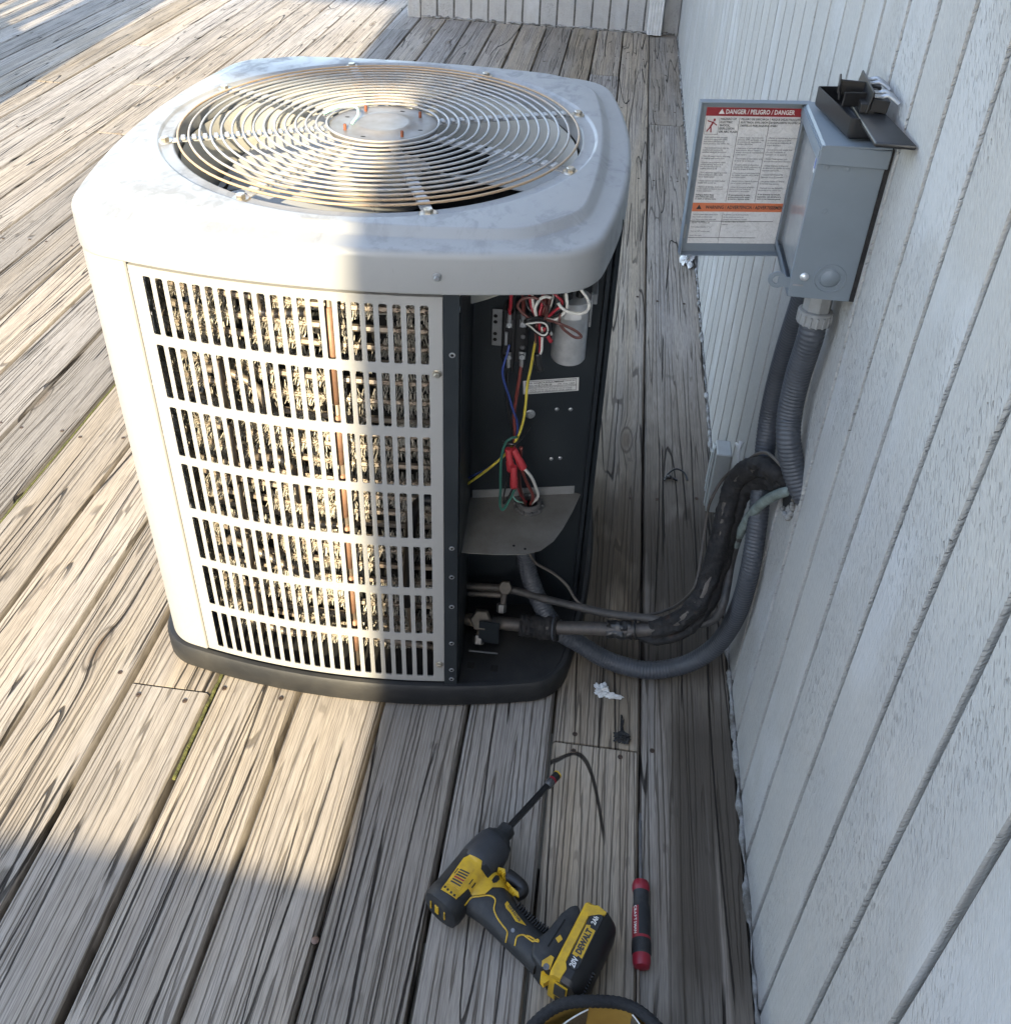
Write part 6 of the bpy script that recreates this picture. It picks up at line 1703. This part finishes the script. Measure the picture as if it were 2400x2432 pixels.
slathe('collar', [(0.0112, 0.0955), (0.0124, 0.099), (0.0124, 0.104), (0.0105, 0.1095), (0.0040, 0.1125)], 'redgrip')
for i in range(10):
    q = MB(); torus(q, SA + DS * (0.0145 + i * 0.0015), DS, 0.0127, 0.0005, 26, 5); q.build('knurl', M['toolblack'], grip, 179)
rpn = slathe('red_panel', [(0.0124, 0.033), (0.0126, 0.060), (0.0121, 0.072)], 'redgrip', 112, 168, 0.0004)
slathe('red_panel', [(0.0126, 0.031), (0.01245, 0.0345)], 'redgrip', 15, 168, 0.0004)
for i, ch in enumerate('CRAFTSMAN'):
    a = R(134); U = Vector((DS.y, -DS.x, 0)); nrm = U * math.cos(a) + Vector((0, 0, 1)) * math.sin(a)
    p = SA + DS * (0.0700 - i * 0.0041) + nrm * 0.01335
    fx = -DS; fy = nrm.cross(fx)
    text_mesh('lettering', ch, 0.0062, M['w_white'], rpn, Matrix(((fx.x, fy.x, nrm.x, p.x), (fx.y, fy.y, nrm.y, p.y), (fx.z, fy.z, nrm.z, p.z), (0, 0, 0, 1))), 'CENTER', 0.00005, 0.9)
q = MB(); q.tube([SA + DS * 0.108, SA + DS * 0.200], 0.0027, n=10, sub=1); q.build('shank', M['steel'], sd, 60)
q = MB(); q.tube([SA + DS * 0.198, SA + DS * 0.206, SA + DS * 0.212], lambda t: 0.0022 if t < 0.4 else 0.0030 - 0.0010 * t, n=8, sub=1, sy=0.5); q.build('tip', M['steel'], sd, 60)
q = MB(); q.tube([SA - DS * 0.003 + Vector((-0.004, 0, -0.005)), SA - DS * 0.112 + Vector((-0.005, 0, -0.009))], 0.0020, n=10, sub=1); q.build('rear_shank', M['coppergrey'], sd, 60)

# ---- open tool pouch at the viewer's feet
bag = empty('tool_pouch', (-0.045, -0.018, 0.0))
tag(bag, 'tan canvas tool pouch with a black webbing rim and brown inner pockets', 'tool bag')
BGO = Vector((-0.045, -0.02, 0.0))
def ell(a, rx, ry):
    k = 1 + 0.012 * math.sin(6 * a + 0.4) + 0.010 * math.sin(9 * a + 2.0)
    return (rx * k * math.cos(a), ry * k * math.sin(a))
ng = 64
def wobz(a, k=0.0): return 0.004 * math.cos(4 * a) + 0.003 * math.sin(7 * a + 1.0 + k)
b = MB(); vs = []; fs = []
prof = [(0.0, 0.003), (0.75, 0.003), (0.98, 0.010), (1.0, 0.030), (0.985, 0.056), (0.965, 0.056), (0.97, 0.030), (0.94, 0.012), (0.7, 0.007), (0.0, 0.007)]
for i in range(ng):
    a = 2 * math.pi * i / ng
    for (k, z) in prof:
        x, y = ell(a, 0.128 * k, 0.135 * k); w_ = wobz(a) if z > 0.02 else 0
        vs.append((x, y, z + w_))
m_ = len(prof)
for i in range(ng):
    q = (i + 1) % ng
    for j in range(m_ - 1): fs.append((i * m_ + j, q * m_ + j, q * m_ + j + 1, i * m_ + j + 1))
b.add(vs, fs); b.build('canvas', M['canvas'], bag, 60)
b = MB(); b.tube([Vector((*ell(2 * math.pi * i / 240, 0.1265, 0.1345), 0.056 + wobz(2 * math.pi * i / 240))) for i in range(240)], lambda t: 0.0066 + (0.0008 if int(round(t * 239)) % 2 else 0.0), n=12, sub=1, closed=True, sy=1.0)
b.build('rim', M['bagblack'], bag, 60)
for (a0, a1, k, h) in ((100, 150, 0.93, 0.052), (30, 74, 0.93, 0.056)):
    b = MB(); vs = []; fs = []; n = 14
    for i in range(n + 1):
        a = R(a0 + (a1 - a0) * i / n); bul = 0.93 - 0.10 * math.sin(math.pi * i / n)
        for z, kk in ((0.012, bul), (h * 0.75, bul), (h + wobz(a), bul + 0.01)):
            x, y = ell(a, 0.128 * kk, 0.135 * kk); vs.append((x, y, z))
    for i in range(n):
        for j in range(2): fs.append((i * 3 + j, (i + 1) * 3 + j, (i + 1) * 3 + j + 1, i * 3 + j + 1))
    b.add(vs, fs); pk = b.build('pocket', M['mesh_brown'], bag, 60)
    b = MB(); b.tube([vs[i * 3 + 2] for i in range(n + 1)], 0.0010, n=6, sub=3); b.build('stitching', M['w_white'], pk, 60)

# ================================================================ SMALL LITTER
b = MB(); b.tube([(0.046, 1.185, 0.004), (0.052, 1.205, 0.006), (0.070, 1.222, 0.010), (0.088, 1.215, 0.008), (0.096, 1.195, 0.004)], 0.0022, n=8); b.tube([(0.044, 1.192, 0.004), (0.060, 1.196, 0.005), (0.074, 1.190, 0.004)], 0.0026, n=8)
b.box((0.056, 1.197, 0.006), (0.010, 0.009, 0.008), bev=0.002)
tag(b.build('cut_tie', M['w_black'], None, 60), 'cut black cable tie curled on the boards by the wall', 'cable tie')
def flake(name, loc, s, mat, label, cat, seed, h=0.012):
    rr = random.Random(seed); bm = bmesh.new()
    bmesh.ops.create_icosphere(bm, subdivisions=4, radius=1.0)
    for v in bm.verts:
        k = 1 + 0.75 * mnoise.noise(v.co * 1.6 + Vector((seed, 0, 0))) + 0.4 * mnoise.noise(v.co * 4.1 + Vector((seed, 3, 0))) + 0.25 * mnoise.noise(v.co * 9.0 + Vector((seed, 5, 0)))
        v.co = Vector((v.co.x * s[0] * k, v.co.y * s[1] * k, max(-0.25, v.co.z) * h * k))
    zmin = min(v.co.z for v in bm.verts)
    bmesh.ops.translate(bm, verts=bm.verts, vec=(0, 0, -zmin + 0.0006))
    q = MB(); q.bm(bm); o = q.build(name, mat, None, 50); o.location = loc
    return tag(o, label, cat)
flake('paint_flake', (-0.068, 0.615, 0), (0.013, 0.010), M['white'], 'crumpled white scrap on the deck by the grey conduit loop', 'scrap', 3, 0.008)
flake('paint_flake', (-0.046, 0.606, 0), (0.013, 0.004), M['white'], 'thin white shred lying next to the crumpled white scrap', 'scrap', 9, 0.006)
flake('paint_flake', (0.128, 2.27, 0), (0.017, 0.045), M['white'], 'white scrap of paper at the wall foot below the open box door', 'scrap', 5, 0.03)
flake('black_tape', (-0.030, 0.528, 0), (0.012, 0.010), M['blackmatt'], 'torn black lump of tape on the board joint near the wall', 'scrap', 14, 0.008)
flake('black_tape', (-0.031, 0.552, 0), (0.0028, 0.014), M['blackmatt'], 'thin black sliver of tape beside the black lump', 'scrap', 17, 0.004)
b = MB(); b.tube([(0.150, 0.985, 0.285), (0.146, 0.972, 0.270), (0.149, 0.960, 0.250), (0.147, 0.955, 0.232)], lambda t: 0.004 * (1.2 - t), n=7); b.tube([(0.148, 0.975, 0.276), (0.142, 0.992, 0.274)], 0.0032, n=6, sub=1)
tag(b.build('peeling_paint', M['white'], None, 60), 'white peeling shred hanging on the siding behind the pipes', 'scrap')
b = MB(); b.lathe([(0.0050, 0.0004), (0.0052, 0.0014), (0.0036, 0.0024), (0.0, 0.0026)], (-0.4315, 0.160, 0.0), n=16)
tag(b.build('nail_head', simple('brown_nail', (0.17, 0.11, 0.085), (0.12, 0.075, 0.06), 0.5, 0.3, 200), None, 40), 'round brown nail head on a shaded deck seam', 'nail')
